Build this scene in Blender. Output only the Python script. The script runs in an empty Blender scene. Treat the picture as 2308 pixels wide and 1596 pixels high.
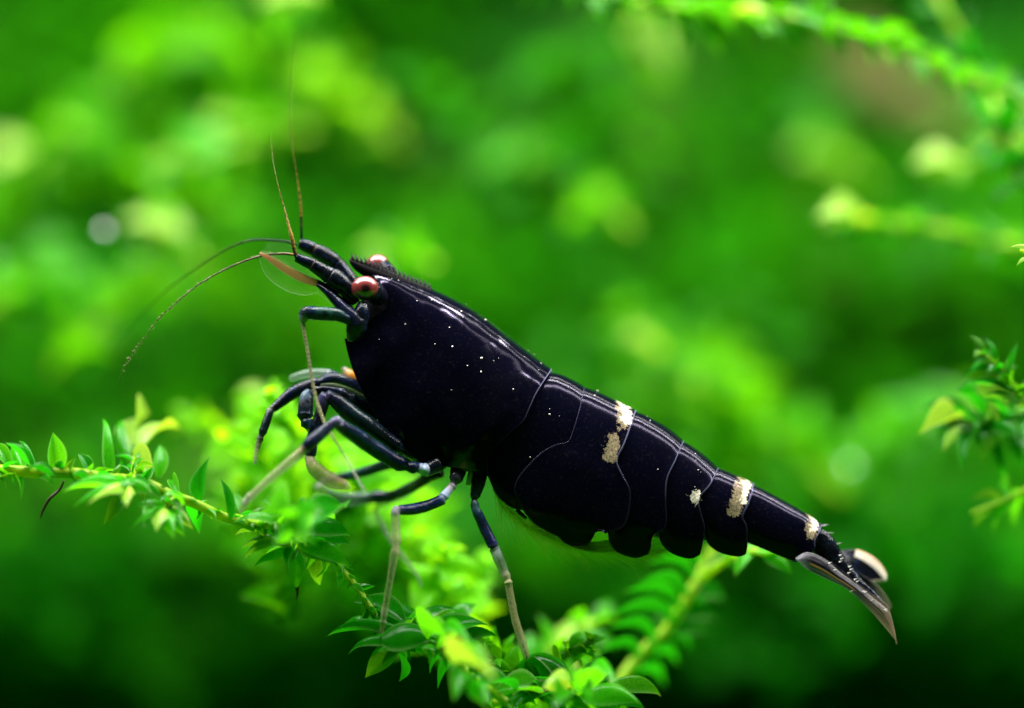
import bpy, bmesh, math, random
from mathutils import Vector, Matrix, noise

# ------------------------------------------------------------------ camera, world, lamps, exposure
S = 4.0 / 2307.0            # one unit = 1 cm; the frame is 4 cm wide where the shrimp stands
DIST = 20.0                 # camera to the plane Y = 0
scene = bpy.context.scene
scene.unit_settings.system = 'METRIC'
scene.unit_settings.scale_length = 0.01
col = scene.collection

cam_d = bpy.data.cameras.new('camera')
cam = bpy.data.objects.new('camera', cam_d)
col.objects.link(cam)
cam.location = (0, -DIST, 0)
cam.rotation_euler = (math.radians(90), 0, 0)
cam_d.sensor_width = 36
cam_d.lens = 36 * DIST / 4.0
cam_d.clip_start = 0.1
cam_d.clip_end = 500
cam_d.dof.use_dof = True
cam_d.dof.focus_distance = DIST + 0.06
cam_d.dof.aperture_fstop = 0.180 / 1.1       # aperture 1.1 cm across
scene.camera = cam

world = bpy.data.worlds.new('World')
scene.world = world
world.use_nodes = True
bg = world.node_tree.nodes['Background']
bg.inputs[0].default_value = (0.25, 0.65, 0.15, 1)
bg.inputs[1].default_value = 0.04


def strip_lamp(y, z, power, length=34, width=0.9, x=3.0):
    d = bpy.data.lights.new('strip_light', 'AREA')
    d.shape = 'RECTANGLE'
    d.size = length
    d.size_y = width
    d.energy = power
    d.color = (1.0, 0.98, 0.95)
    o = bpy.data.objects.new('strip_light', d)
    o.location = (x, y, z)
    col.objects.link(o)
    return o


strip_lamp(2.6, 12.0, 12000, width=0.6)
strip_lamp(7.5, 12.0, 3200, width=0.6)  # extra strip added to brighten the moss bank behind
strip_lamp(-2.6, 12.0, 8500, width=0.6)

scene.view_settings.view_transform = 'Standard'
scene.view_settings.look = 'None'
scene.view_settings.exposure = 0.0
scene.view_settings.gamma = 1.0
scene.view_settings.use_curve_mapping = False
scene.cycles.use_denoising = True
scene.cycles.max_bounces = 8
scene.cycles.transparent_max_bounces = 16
scene.cycles.transmission_bounces = 6
scene.cycles.caustics_reflective = False
scene.cycles.caustics_refractive = False
scene.cycles.sample_clamp_indirect = 6.0

R = random.Random(11)


# ------------------------------------------------------------------ helpers
def at(x, y, Y=0.0):
    k = S * (DIST + Y) / DIST
    return Vector(((x - 1153.5) * k, Y, (798 - y) * k))


def zoomf(ox, oy, sc):
    def f(x, y):
        return ((ox + x / sc) * 0.60078, (oy + y / sc) * 0.60078)
    return f


Z1 = zoomf(900, 800, 2.28)
Z2 = zoomf(900, 1250, 2.28)
Z3 = zoomf(1700, 1300, 1.878)
Z4 = zoomf(2500, 1600, 1.878)
Z5 = zoomf(1300, 1700, 1.995)
Z6 = zoomf(0, 1500, 1.7754)
Z7 = zoomf(1100, 2050, 1.4425)
Z8 = zoomf(300, 150, 1.2273)
ZB = zoomf(1920, 0, 1.2016)
ZC = zoomf(2240, 1100, 1.0256)
ZD = zoomf(700, 1500, 1.381)
ZE = zoomf(1725, 1312, 1.3099)


def link(name, me, mats, parent=None, smooth=True):
    if not isinstance(mats, (list, tuple)):
        mats = [mats]
    if len(me.materials) == 0:
        for m in mats:
            me.materials.append(m)
    if smooth:
        me.polygons.foreach_set('use_smooth', [True] * len(me.polygons))
    o = bpy.data.objects.new(name, me)
    col.objects.link(o)
    if parent:
        o.parent = parent
        if parent.type == 'EMPTY':
            o.location = -parent.location      # meshes are written in world space
    return o


def mesh(name, verts, faces, cols=None):
    me = bpy.data.meshes.new(name)
    me.from_pydata([tuple(v) for v in verts], [], faces)
    if cols is not None:
        a = me.color_attributes.new('Col', 'FLOAT_COLOR', 'POINT')
        flat = []
        for c in cols:
            flat.extend(c)
        a.data.foreach_set('color', flat)
    me.update()
    return me


def thing(name, label, cat, loc, group=None):
    o = bpy.data.objects.new(name, None)
    col.objects.link(o)
    o.location = loc
    o.empty_display_size = 0.1
    tag(o, label, cat, group)
    return o


def tag(o, label=None, cat=None, group=None, kind=None):
    if label:
        o['label'] = label
    if cat:
        o['category'] = cat
    if group:
        o['group'] = group
    if kind:
        o['kind'] = kind
    return o


def catmull(pts, vals, n):
    """resample points (Vectors) and per-point value lists, n steps per span"""
    P, V = [], []
    m = len(pts)
    for i in range(m - 1):
        p0 = pts[max(i - 1, 0)]
        p1 = pts[i]
        p2 = pts[i + 1]
        p3 = pts[min(i + 2, m - 1)]
        for k in range(n):
            t = k / n
            t2, t3 = t * t, t * t * t
            P.append(0.5 * ((2 * p1) + (p2 - p0) * t + (2 * p0 - 5 * p1 + 4 * p2 - p3) * t2 + (3 * p1 - p0 - 3 * p2 + p3) * t3))
            V.append([a + (b - a) * t for a, b in zip(vals[i], vals[i + 1])])
    P.append(pts[-1].copy())
    V.append(list(vals[-1]))
    return P, V


def tube_data(P, rads, cols=None, seg=8, squash=1.0):
    verts, faces, vc = [], [], []
    n = len(P)
    up = Vector((0, 1, 0))
    for i in range(n):
        t = (P[min(i + 1, n - 1)] - P[max(i - 1, 0)])
        if t.length < 1e-9:
            t = Vector((1, 0, 0))
        t.normalize()
        a = up - t * up.dot(t)
        if a.length < 1e-4:
            a = Vector((0, 0, 1)) - t * t.z
        a.normalize()
        up = a
        b = t.cross(a)
        for k in range(seg):
            w = 2 * math.pi * k / seg
            verts.append(P[i] + (a * math.cos(w) * squash + b * math.sin(w)) * rads[i])
            if cols is not None:
                vc.append(cols[i])
    for i in range(n - 1):
        for k in range(seg):
            k2 = (k + 1) % seg
            faces.append((i * seg + k, i * seg + k2, (i + 1) * seg + k2, (i + 1) * seg + k))
    faces.append(tuple(range(seg - 1, -1, -1)))
    faces.append(tuple((n - 1) * seg + k for k in range(seg)))
    return verts, faces, vc


def hairs_data(items, seg=3):
    """thin tapering spikes: (base, tip, radius)"""
    verts, faces = [], []
    for b, t, r in items:
        d = (t - b)
        if d.length < 1e-6:
            continue
        d.normalize()
        a = d.orthogonal().normalized()
        c = d.cross(a)
        o = len(verts)
        for k in range(seg):
            w = 2 * math.pi * k / seg
            verts.append(b + (a * math.cos(w) + c * math.sin(w)) * r)
        verts.append(t)
        for k in range(seg):
            faces.append((o + k, o + (k + 1) % seg, o + seg))
    return verts, faces


def poly_at(pts, t):
    """point at fraction t of a 2D polyline's length, lightly smoothed by catmull"""
    return pts[min(int(t * (len(pts) - 1) + 0.5), len(pts) - 1)]


def resample2(pts, n):
    V3 = [Vector((p[0], p[1], 0)) for p in pts]
    P, _ = catmull(V3, [[0]] * len(V3), 12)
    L = [0]
    for i in range(1, len(P)):
        L.append(L[-1] + (P[i] - P[i - 1]).length)
    out = []
    j = 0
    for k in range(n):
        d = L[-1] * k / (n - 1)
        while j < len(L) - 2 and L[j + 1] < d:
            j += 1
        f = (d - L[j]) / max(L[j + 1] - L[j], 1e-9)
        out.append(P[j].lerp(P[j + 1], min(max(f, 0), 1)))
    return out


def resample2_at(pts, ts):
    dense = resample2(pts, 400)
    out = []
    for t in ts:
        x = t * 399
        i = min(int(x), 398)
        out.append(dense[i].lerp(dense[i + 1], x - i))
    return out


def coons(T, Rr, B, Lf, nu, nv, us=None):
    """grid[u][v] of 2D points bounded by top T, right Rr, bottom B, left Lf"""
    us = us or [i / (nu - 1) for i in range(nu)]
    T = resample2_at(T, us)
    B = resample2_at(B, us)
    Lf = resample2(Lf, nv)
    Rr = resample2(Rr, nv)
    g = []
    for i in range(nu):
        u = us[i]
        row = []
        for j in range(nv):
            v = j / (nv - 1)
            p = T[i] * (1 - v) + B[i] * v + Lf[j] * (1 - u) + Rr[j] * u \
                - (T[0] * (1 - u) * (1 - v) + T[-1] * u * (1 - v) + B[0] * (1 - u) * v + B[-1] * u * v)
            row.append((p.x, p.y))
        g.append(row)
    return g


# ------------------------------------------------------------------ materials
def newmat(name):
    m = bpy.data.materials.new(name)
    m.use_nodes = True
    nt = m.node_tree
    for n in list(nt.nodes):
        nt.nodes.remove(n)
    out = nt.nodes.new('ShaderNodeOutputMaterial')
    return m, nt, out


def N(nt, typ, **kw):
    n = nt.nodes.new(typ)
    for k, v in kw.items():
        setattr(n, k, v)
    return n


def math_node(nt, op, a, b=None, clamp=False):
    n = nt.nodes.new('ShaderNodeMath')
    n.operation = op
    n.use_clamp = clamp
    for i, v in enumerate((a, b)):
        if v is None:
            continue
        if isinstance(v, (int, float)):
            n.inputs[i].default_value = v
        else:
            nt.links.new(v, n.inputs[i])
    return n.outputs[0]


def mix_col(nt, fac, a, b):
    n = nt.nodes.new('ShaderNodeMix')
    n.data_type = 'RGBA'
    for sock, v in ((n.inputs[0], fac), (n.inputs[6], a), (n.inputs[7], b)):
        if isinstance(v, (int, float)):
            sock.default_value = v
        elif isinstance(v, tuple):
            sock.default_value = v if len(v) == 4 else (*v, 1)
        else:
            nt.links.new(v, sock)
    return n.outputs[2]


def noise_tex(nt, scale, detail=3, rough=0.5, vec=None):
    n = nt.nodes.new('ShaderNodeTexNoise')
    n.inputs['Scale'].default_value = scale
    n.inputs['Detail'].default_value = detail
    n.inputs['Roughness'].default_value = rough
    if vec is not None:
        nt.links.new(vec, n.inputs['Vector'])
    return n


def leaf_material(name, refl, trans, pale=(0.45, 0.62, 0.25), tfac=0.5, rough=0.22, brown=0.0, spec=0.2, veins=True, bscale=3.1):
    m, nt, out = newmat(name)
    oi = N(nt, 'ShaderNodeObjectInfo')
    geo = N(nt, 'ShaderNodeNewGeometry')
    nz = noise_tex(nt, 2.2, 2, 0.5, geo.outputs['Position'])
    nf = noise_tex(nt, 60, 3, 0.6, geo.outputs['Position'])
    v = math_node(nt, 'ADD', math_node(nt, 'MULTIPLY', nz.outputs[0], 0.9), math_node(nt, 'MULTIPLY', oi.outputs['Random'], 0.45))
    v = math_node(nt, 'SUBTRACT', v, 0.2, True)
    dark = tuple(c * 0.55 for c in refl)
    lite = tuple(min(1, c * 1.35) for c in refl)
    c1 = mix_col(nt, v, dark, lite)
    c1 = mix_col(nt, math_node(nt, 'MULTIPLY', math_node(nt, 'SUBTRACT', nf.outputs[0], 0.45, True), 0.8), c1, tuple(c * 0.5 for c in refl))
    tdark = tuple(c * 0.7 for c in trans)
    tl = (min(1, trans[0] * 1.5), min(1, trans[1] * 1.15), trans[2])
    c2 = mix_col(nt, v, tdark, tl)
    if brown > 0:
        nb = noise_tex(nt, bscale, 2, 0.5, geo.outputs['Position'])
        f = math_node(nt, 'MULTIPLY', math_node(nt, 'SUBTRACT', nb.outputs[0], 0.55, True), brown, True)
        c1 = mix_col(nt, f, c1, (0.16, 0.10, 0.03))
        c2 = mix_col(nt, f, c2, (0.30, 0.20, 0.05))
    if veins:
        uv = N(nt, 'ShaderNodeUVMap', uv_map='leaf')
        su = N(nt, 'ShaderNodeSeparateXYZ')
        nt.links.new(uv.outputs[0], su.inputs[0])
        off = math_node(nt, 'ABSOLUTE', math_node(nt, 'SUBTRACT', su.outputs[0], 0.5))
        edge = math_node(nt, 'MULTIPLY', math_node(nt, 'SUBTRACT', off, 0.40, True), 7.0, True)
        rib = math_node(nt, 'MULTIPLY', math_node(nt, 'SUBTRACT', 0.035, off, True), 20.0, True)
        cell = N(nt, 'ShaderNodeTexVoronoi')
        mp = N(nt, 'ShaderNodeMapping')
        mp.inputs['Scale'].default_value = (16, 26, 1)
        nt.links.new(uv.outputs[0], mp.inputs[0])
        nt.links.new(mp.outputs[0], cell.inputs['Vector'])
        cell.inputs['Scale'].default_value = 1.0
        cf = math_node(nt, 'MULTIPLY', math_node(nt, 'SUBTRACT', cell.outputs['Distance'], 0.3, True), 0.7)
        c1 = mix_col(nt, cf, c1, tuple(c * 0.4 for c in refl))
        c2 = mix_col(nt, cf, c2, tuple(c * 0.45 for c in trans))
        c1 = mix_col(nt, math_node(nt, 'MULTIPLY', edge, 0.55), c1, pale)
        c2 = mix_col(nt, math_node(nt, 'MULTIPLY', edge, 0.45), c2, (min(1, trans[0] * 2.2), min(1, trans[1] * 1.25), trans[2] * 3))
        c1 = mix_col(nt, math_node(nt, 'MULTIPLY', rib, 0.35), c1, lite)
        tipf = math_node(nt, 'MULTIPLY', math_node(nt, 'SUBTRACT', su.outputs[1], 0.90, True), 6.0, True)
        c1 = mix_col(nt, math_node(nt, 'MULTIPLY', tipf, oi.outputs['Random']), c1, (0.20, 0.09, 0.03))
        c2 = mix_col(nt, math_node(nt, 'MULTIPLY', tipf, oi.outputs['Random']), c2, (0.20, 0.09, 0.03))
    p = N(nt, 'ShaderNodeBsdfPrincipled')
    nt.links.new(c1, p.inputs['Base Color'])
    p.inputs['Roughness'].default_value = rough
    p.inputs['Specular IOR Level'].default_value = spec
    bp = N(nt, 'ShaderNodeBump')
    bp.inputs['Strength'].default_value = 0.25
    bp.inputs['Distance'].default_value = 0.004
    nt.links.new(nf.outputs[0], bp.inputs['Height'])
    nt.links.new(bp.outputs[0], p.inputs['Normal'])
    tr = N(nt, 'ShaderNodeBsdfTranslucent')
    nt.links.new(c2, tr.inputs[0])
    mx = N(nt, 'ShaderNodeMixShader')
    mx.inputs[0].default_value = tfac
    nt.links.new(p.outputs[0], mx.inputs[1])
    nt.links.new(tr.outputs[0], mx.inputs[2])
    nt.links.new(mx.outputs[0], out.inputs[0])
    return m


def attr_material(name, rough=0.35, spec=0.5, sss=0.0, bump=0.0, bscale=80, translucent=0.0):
    """colour and cover come from the painted attribute Col"""
    m, nt, out = newmat(name)
    a = N(nt, 'ShaderNodeAttribute', attribute_name='Col')
    geo = N(nt, 'ShaderNodeNewGeometry')
    nz = noise_tex(nt, bscale, 3, 0.6, geo.outputs['Position'])
    nm = noise_tex(nt, 30, 3, 0.7, geo.outputs['Position'])
    f0 = math_node(nt, 'MULTIPLY', math_node(nt, 'SUBTRACT', nm.outputs[0], 0.38, True), 3.6, True)
    c = mix_col(nt, f0, a.outputs['Color'], (0.004, 0.006, 0.008))
    f3 = math_node(nt, 'MULTIPLY', math_node(nt, 'SUBTRACT', noise_tex(nt, 48, 3, 0.7, geo.outputs['Position']).outputs[0], 0.56, True), 4.0, True)
    c = mix_col(nt, f3, c, (0.010, 0.032, 0.095))
    lum = math_node(nt, 'LESS_THAN', a.outputs['Fac'], 0.12)
    c = mix_col(nt, lum, mix_col(nt, math_node(nt, 'MULTIPLY', nz.outputs[0], 0.5), a.outputs['Color'], (0.03, 0.03, 0.02)), c)
    p = N(nt, 'ShaderNodeBsdfPrincipled')
    nt.links.new(c, p.inputs['Base Color'])
    p.inputs['Roughness'].default_value = rough
    p.inputs['Specular IOR Level'].default_value = spec
    if bump:
        bp = N(nt, 'ShaderNodeBump')
        bp.inputs['Strength'].default_value = bump
        bp.inputs['Distance'].default_value = 0.006
        nt.links.new(nz.outputs[0], bp.inputs['Height'])
        nt.links.new(bp.outputs[0], p.inputs['Normal'])
    sh = p.outputs[0]
    if translucent:
        tr = N(nt, 'ShaderNodeBsdfTranslucent')
        nt.links.new(a.outputs['Color'], tr.inputs[0])
        mx0 = N(nt, 'ShaderNodeMixShader')
        mx0.inputs[0].default_value = translucent
        nt.links.new(sh, mx0.inputs[1])
        nt.links.new(tr.outputs[0], mx0.inputs[2])
        sh = mx0.outputs[0]
    tp = N(nt, 'ShaderNodeBsdfTransparent')
    mx = N(nt, 'ShaderNodeMixShader')
    nt.links.new(a.outputs['Alpha'], mx.inputs[0])
    nt.links.new(tp.outputs[0], mx.inputs[1])
    nt.links.new(sh, mx.inputs[2])
    nt.links.new(mx.outputs[0], out.inputs[0])
    return m


def plain(name, c, rough=0.5, spec=0.5, metallic=0.0):
    m, nt, out = newmat(name)
    geo = N(nt, 'ShaderNodeNewGeometry')
    nz = noise_tex(nt, 40, 3, 0.6, geo.outputs['Position'])
    cc = mix_col(nt, nz.outputs[0], tuple(x * 0.75 for x in c), tuple(min(1, x * 1.2) for x in c))
    p = N(nt, 'ShaderNodeBsdfPrincipled')
    nt.links.new(cc, p.inputs['Base Color'])
    p.inputs['Roughness'].default_value = rough
    p.inputs['Specular IOR Level'].default_value = spec
    p.inputs['Metallic'].default_value = metallic
    nt.links.new(p.outputs[0], out.inputs[0])
    return m


def shell_material(name, bump_scale, bump, dist, patchy=False):
    m, nt, out = newmat(name)
    geo = N(nt, 'ShaderNodeNewGeometry')
    pos = geo.outputs['Position']
    a = N(nt, 'ShaderNodeAttribute', attribute_name='Col')
    nbig = noise_tex(nt, 5, 4, 0.6, pos)
    nfin = noise_tex(nt, 90, 3, 0.65, pos)
    rag = noise_tex(nt, 34, 4, 0.7, pos)
    rag2 = noise_tex(nt, 75, 3, 0.75, pos)
    base = mix_col(nt, nbig.outputs[0], (0.0006, 0.0009, 0.0050), (0.0022, 0.0021, 0.0054))
    fl = math_node(nt, 'SUBTRACT', nfin.outputs[0], 0.56, True)
    base = mix_col(nt, math_node(nt, 'MULTIPLY', fl, 1.2, True), base, (0.034, 0.026, 0.024))
    # pale plate rims, with lilac highlights painted in along their upper edges
    base = mix_col(nt, a.outputs['Fac'], base, (0.22, 0.22, 0.38))
    # pale pigment patches: capsule distance in the flank plane plus ragged noise
    sep = N(nt, 'ShaderNodeSeparateXYZ')
    nt.links.new(pos, sep.inputs[0])
    cmb = N(nt, 'ShaderNodeCombineXYZ')
    nt.links.new(sep.outputs[0], cmb.inputs[0])
    nt.links.new(sep.outputs[2], cmb.inputs[2])
    flat = cmb.outputs[0]
    jag = math_node(nt, 'MULTIPLY', math_node(nt, 'SUBTRACT', rag.outputs[0], 0.5), 0.085)
    jag = math_node(nt, 'ADD', jag, math_node(nt, 'MULTIPLY', math_node(nt, 'SUBTRACT', rag2.outputs[0], 0.5), 0.05))

    def capsule(p, q, r):
        A = at(*p)
        A.y = 0
        B = at(*q)
        B.y = 0
        d = B - A
        s1 = N(nt, 'ShaderNodeVectorMath', operation='SUBTRACT')
        nt.links.new(flat, s1.inputs[0])
        s1.inputs[1].default_value = A
        dt = N(nt, 'ShaderNodeVectorMath', operation='DOT_PRODUCT')
        nt.links.new(s1.outputs[0], dt.inputs[0])
        dt.inputs[1].default_value = d / d.length_squared
        cl = math_node(nt, 'MAXIMUM', math_node(nt, 'MINIMUM', dt.outputs['Value'], 1.0), 0.0)
        sc = N(nt, 'ShaderNodeVectorMath', operation='SCALE')
        sc.inputs[0].default_value = d
        nt.links.new(cl, sc.inputs['Scale'])
        ds = N(nt, 'ShaderNodeVectorMath', operation='DISTANCE')
        nt.links.new(s1.outputs[0], ds.inputs[0])
        nt.links.new(sc.outputs[0], ds.inputs[1])
        dd = math_node(nt, 'ADD', ds.outputs['Value'], jag)
        return math_node(nt, 'MULTIPLY', math_node(nt, 'SUBTRACT', r * S, dd), 260, True)
    brights = [(Z3(1216, 400), Z3(1226, 520), 11), (Z4(580, 390), Z4(548, 530), 8), (Z4(1063, 660), Z4(1056, 720), 8),
               (Z3(1703, 1045), Z3(1706, 1075), 9)]
    dulls = [(Z3(1202, 420), Z3(1198, 535), 15), (Z3(1130, 665), Z3(1104, 775), 16), (Z4(556, 410), Z4(478, 585), 18),
             (Z4(1044, 655), Z4(1030, 760), 13)]
    md = None
    for c in dulls:
        k = capsule(*c)
        md = k if md is None else math_node(nt, 'MAXIMUM', md, k)
    mb = None
    for c in brights:
        k = capsule(*c)
        mb = k if mb is None else math_node(nt, 'MAXIMUM', mb, k)
    tan = mix_col(nt, rag2.outputs[0], (0.02, 0.014, 0.006), (0.46, 0.37, 0.22))
    fleck = noise_tex(nt, 120, 3, 0.7, pos)
    ff = math_node(nt, 'MULTIPLY', math_node(nt, 'SUBTRACT', fleck.outputs[0], 0.36, True), 5.0, True)
    base = mix_col(nt, math_node(nt, 'MULTIPLY', md, math_node(nt, 'MAXIMUM', ff, 0.5)), base, tan)
    base = mix_col(nt, math_node(nt, 'MULTIPLY', mb, math_node(nt, 'MAXIMUM', ff, 0.45)), base, mix_col(nt, rag2.outputs[0], (0.40, 0.36, 0.24), (0.86, 0.82, 0.68)))
    p = N(nt, 'ShaderNodeBsdfPrincipled')
    nt.links.new(base, p.inputs['Base Color'])
    p.inputs['Roughness'].default_value = 0.13
    p.inputs['Specular IOR Level'].default_value = 0.08
    p.inputs['Specular Tint'].default_value = (0.72, 0.62, 1.0, 1)
    if patchy:
        pr = noise_tex(nt, 8, 2, 0.5, pos)
        rr = math_node(nt, 'MULTIPLY', math_node(nt, 'SUBTRACT', pr.outputs[0], 0.55, True), 9.0, True)
        rr = math_node(nt, 'ADD', math_node(nt, 'MULTIPLY', rr, 0.36), 0.016)
        nt.links.new(rr, p.inputs['Specular IOR Level'])
    nm = noise_tex(nt, bump_scale, 1.5, 0.5, pos)
    b1 = N(nt, 'ShaderNodeBump')
    b1.inputs['Strength'].default_value = bump
    b1.inputs['Distance'].default_value = dist
    nt.links.new(nm.outputs[0], b1.inputs['Height'])
    b2 = N(nt, 'ShaderNodeBump')
    b2.inputs['Strength'].default_value = 0.035
    b2.inputs['Distance'].default_value = 0.003
    nt.links.new(nfin.outputs[0], b2.inputs['Height'])
    nt.links.new(b1.outputs[0], b2.inputs['Normal'])
    nt.links.new(b2.outputs[0], p.inputs['Normal'])
    nt.links.new(p.outputs[0], out.inputs[0])
    return m


def eye_material(centre, axis):
    m, nt, out = newmat('copper_eye')
    geo = N(nt, 'ShaderNodeNewGeometry')
    s = N(nt, 'ShaderNodeVectorMath', operation='SUBTRACT')
    nt.links.new(geo.outputs['Position'], s.inputs[0])
    s.inputs[1].default_value = centre
    nn = N(nt, 'ShaderNodeVectorMath', operation='NORMALIZE')
    nt.links.new(s.outputs[0], nn.inputs[0])
    d = N(nt, 'ShaderNodeVectorMath', operation='DOT_PRODUCT')
    nt.links.new(nn.outputs[0], d.inputs[0])
    d.inputs[1].default_value = Vector(axis).normalized()
    d2 = N(nt, 'ShaderNodeVectorMath', operation='DOT_PRODUCT')
    nt.links.new(nn.outputs[0], d2.inputs[0])
    d2.inputs[1].default_value = Vector((0.15, -0.55, -0.82)).normalized()
    nz = noise_tex(nt, 60, 3, 0.6, geo.outputs['Position'])
    f = math_node(nt, 'MULTIPLY', math_node(nt, 'SUBTRACT', math_node(nt, 'ADD', d.outputs['Value'], math_node(nt, 'MULTIPLY', nz.outputs[0], 0.10)), 0.92), 9, True)
    f2 = math_node(nt, 'MULTIPLY', math_node(nt, 'SUBTRACT', math_node(nt, 'ADD', d2.outputs['Value'], math_node(nt, 'MULTIPLY', nz.outputs[0], 0.3)), 0.80), 3.0, True)
    c = mix_col(nt, nz.outputs[0], (0.10, 0.012, 0.014), (0.24, 0.040, 0.036))
    c = mix_col(nt, math_node(nt, 'MULTIPLY', f2, 0.8), c, (0.045, 0.008, 0.018))
    c = mix_col(nt, f, c, (0.012, 0.003, 0.006))
    p = N(nt, 'ShaderNodeBsdfPrincipled')
    nt.links.new(c, p.inputs['Base Color'])
    p.inputs['Roughness'].default_value = 0.22
    p.inputs['Coat Weight'].default_value = 0.6
    p.inputs['Coat Roughness'].default_value = 0.12
    p.inputs['Subsurface Weight'].default_value = 0.15
    p.inputs['Subsurface Radius'].default_value = (0.02, 0.008, 0.005)
    nt.links.new(p.outputs[0], out.inputs[0])
    return m


M_leaf = leaf_material('moss_leaf', (0.045, 0.32, 0.006), (0.13, 0.70, 0.004))
M_leaf_glow = leaf_material('moss_leaf_lit', (0.13, 0.42, 0.008), (0.30, 0.80, 0.006), veins=False, spec=0.1)  # brighter copy of the moss green, strong light put into its colour
M_leaf_deep = leaf_material('moss_leaf_deep', (0.010, 0.18, 0.003), (0.02, 0.46, 0.003))
M_leaf_olive = leaf_material('moss_leaf_olive', (0.055, 0.22, 0.008), (0.14, 0.48, 0.005), brown=0.5)
M_leaf_back = leaf_material('moss_leaf_background', (0.055, 0.30, 0.003), (0.14, 0.60, 0.002), brown=0.4, veins=False, spec=0.06)
M_leaf_carpet = leaf_material('moss_leaf_carpet', (0.016, 0.165, 0.002), (0.04, 0.36, 0.0015), brown=0.4, veins=False, spec=0.06)
M_leaf_pale = leaf_material('moss_leaf_pale', (0.32, 0.56, 0.06), (0.46, 0.80, 0.03), tfac=0.4, rough=0.25)  # pale leaves, also painting in bright highlights on the moss
M_leaf_brown = leaf_material('dead_leaf_brown', (0.11, 0.065, 0.03), (0.18, 0.10, 0.035), tfac=0.4)
M_leaf_dark = leaf_material('moss_leaf_dark', (0.006, 0.14, 0.001), (0.012, 0.30, 0.001), veins=False, spec=0.04)  # darker copy of the moss green, low shade put into its colour
M_stem = leaf_material('moss_stem', (0.30, 0.54, 0.014), (0.50, 0.80, 0.008), tfac=0.35, rough=0.35, veins=False)
M_stem_dark = plain('rhizoid_brown', (0.05, 0.022, 0.010), 0.6)
M_bank = leaf_material('moss_bank_green', (0.004, 0.060, 0.0008), (0.006, 0.08, 0.001), tfac=0.1, rough=0.7, brown=1.6, spec=0.05, veins=False, bscale=0.55)
M_soil = plain('dark_soil', (0.008, 0.13, 0.002), 0.9, 0.05)
M_wood = plain('driftwood_brown', (0.048, 0.046, 0.006), 0.75, 0.2)
M_shell = shell_material('shrimp_shell', 7, 0.22, 0.012)
M_carapace = shell_material('shrimp_carapace', 7, 0.4, 0.025, patchy=True)
M_limb = attr_material('shrimp_limb', 0.15, 0.16, bump=0.4)
M_sheer = attr_material('shrimp_sheer', 0.28, 0.25, translucent=0.45)
M_flesh = plain('shrimp_flesh', (0.006, 0.005, 0.006), 0.5, 0.05)
M_hair = attr_material('shrimp_hair', 0.4, 0.2, translucent=0.6)
M_speck = plain('white_speck', (0.80, 0.72, 0.66), 0.4)
M_part = plain('drifting_particle', (0.92, 0.92, 0.86), 0.5)


# ------------------------------------------------------------------ setting: the moss bank behind and below
def bank_y(x, z):
    """how far back the planted bank stands at this height"""
    y = 7.0 + 1.0 * noise.noise(Vector((x * 0.45, z * 0.5, 3.1))) + 0.5 * noise.noise(Vector((x * 1.6, z * 1.6, 7.7)))
    h = z + 0.95 + 0.35 * noise.noise(Vector((x * 0.5, 2.0, 0.0)))
    y += 0.75 * max(0.0, h) + 1.5 * max(0.0, -h) - 0.4 * math.exp(-h * h * 3)
    return y


def build_bank():
    nx, nz = 120, 90
    verts, faces = [], []
    for j in range(nz):
        z = -4.0 + 11.0 * j / (nz - 1)
        for i in range(nx):
            x = -11 + 22 * i / (nx - 1)
            verts.append((x, bank_y(x, z), z))
    for j in range(nz - 1):
        for i in range(nx - 1):
            a = j * nx + i
            faces.append((a, a + 1, a + nx + 1, a + nx))
    o = link('terrain', mesh('terrain', verts, faces), M_bank)
    tag(o, kind='structure')
    # floor
    nx, ny = 80, 60
    verts, faces = [], []
    for j in range(ny):
        y = -6 + 22 * j / (ny - 1)
        for i in range(nx):
            x = -11 + 22 * i / (nx - 1)
            verts.append((x, y, -3.3 + 0.35 * noise.noise(Vector((x * 0.6, y * 0.6, 1.0)))))
    for j in range(ny - 1):
        for i in range(nx - 1):
            a = j * nx + i
            faces.append((a, a + 1, a + nx + 1, a + nx))
    o = link('ground', mesh('ground', verts, faces), M_soil)
    tag(o, kind='structure')


build_bank()


# ------------------------------------------------------------------ moss leaves
def leaf_grid(arch, fold, curl, nl=11, nw=6, slim=0.0):
    """a leaf of unit length along +Y, unit width, hollow like a spoon"""
    verts, faces = [], []
    for i in range(nl):
        t = i / (nl - 1)
        w = (t + 0.03) ** (0.60 + slim) * (1 - t) ** (1.2) * 3.15 * 0.5
        if i == nl - 1:
            w = 0.006
        for k in range(-nw // 2, nw // 2 + 1):
            s = k / (nw / 2)
            x = s * w
            z = arch * 4 * t * (1 - t) + fold * (abs(s) ** 1.6) * w + curl * s * w * t
            verts.append(Vector((x, t, z)))
    m = nw + 1
    for i in range(nl - 1):
        for k in range(nw):
            a = i * m + k
            faces.append((a, a + 1, a + m + 1, a + m))
    return verts, faces


def leaf_uv(nl=9, nw=4):
    return [((k / nw), i / (nl - 1)) for i in range(nl) for k in range(nw + 1)]


LEAF_UV = leaf_uv(11, 6)


def set_uv(me, uvs):
    lay = me.uv_layers.new(name='leaf')
    flat = []
    for lp in me.loops:
        flat.extend(uvs[lp.vertex_index])
    lay.data.foreach_set('uv', flat)


LEAF_SHAPES = [leaf_grid(0.14, 0.25, 0.2), leaf_grid(0.22, -0.35, -0.3), leaf_grid(0.10, 0.45, 0.5), leaf_grid(0.26, -0.25, 0.1, slim=0.2)]
LEAF_MESH = {}


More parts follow.
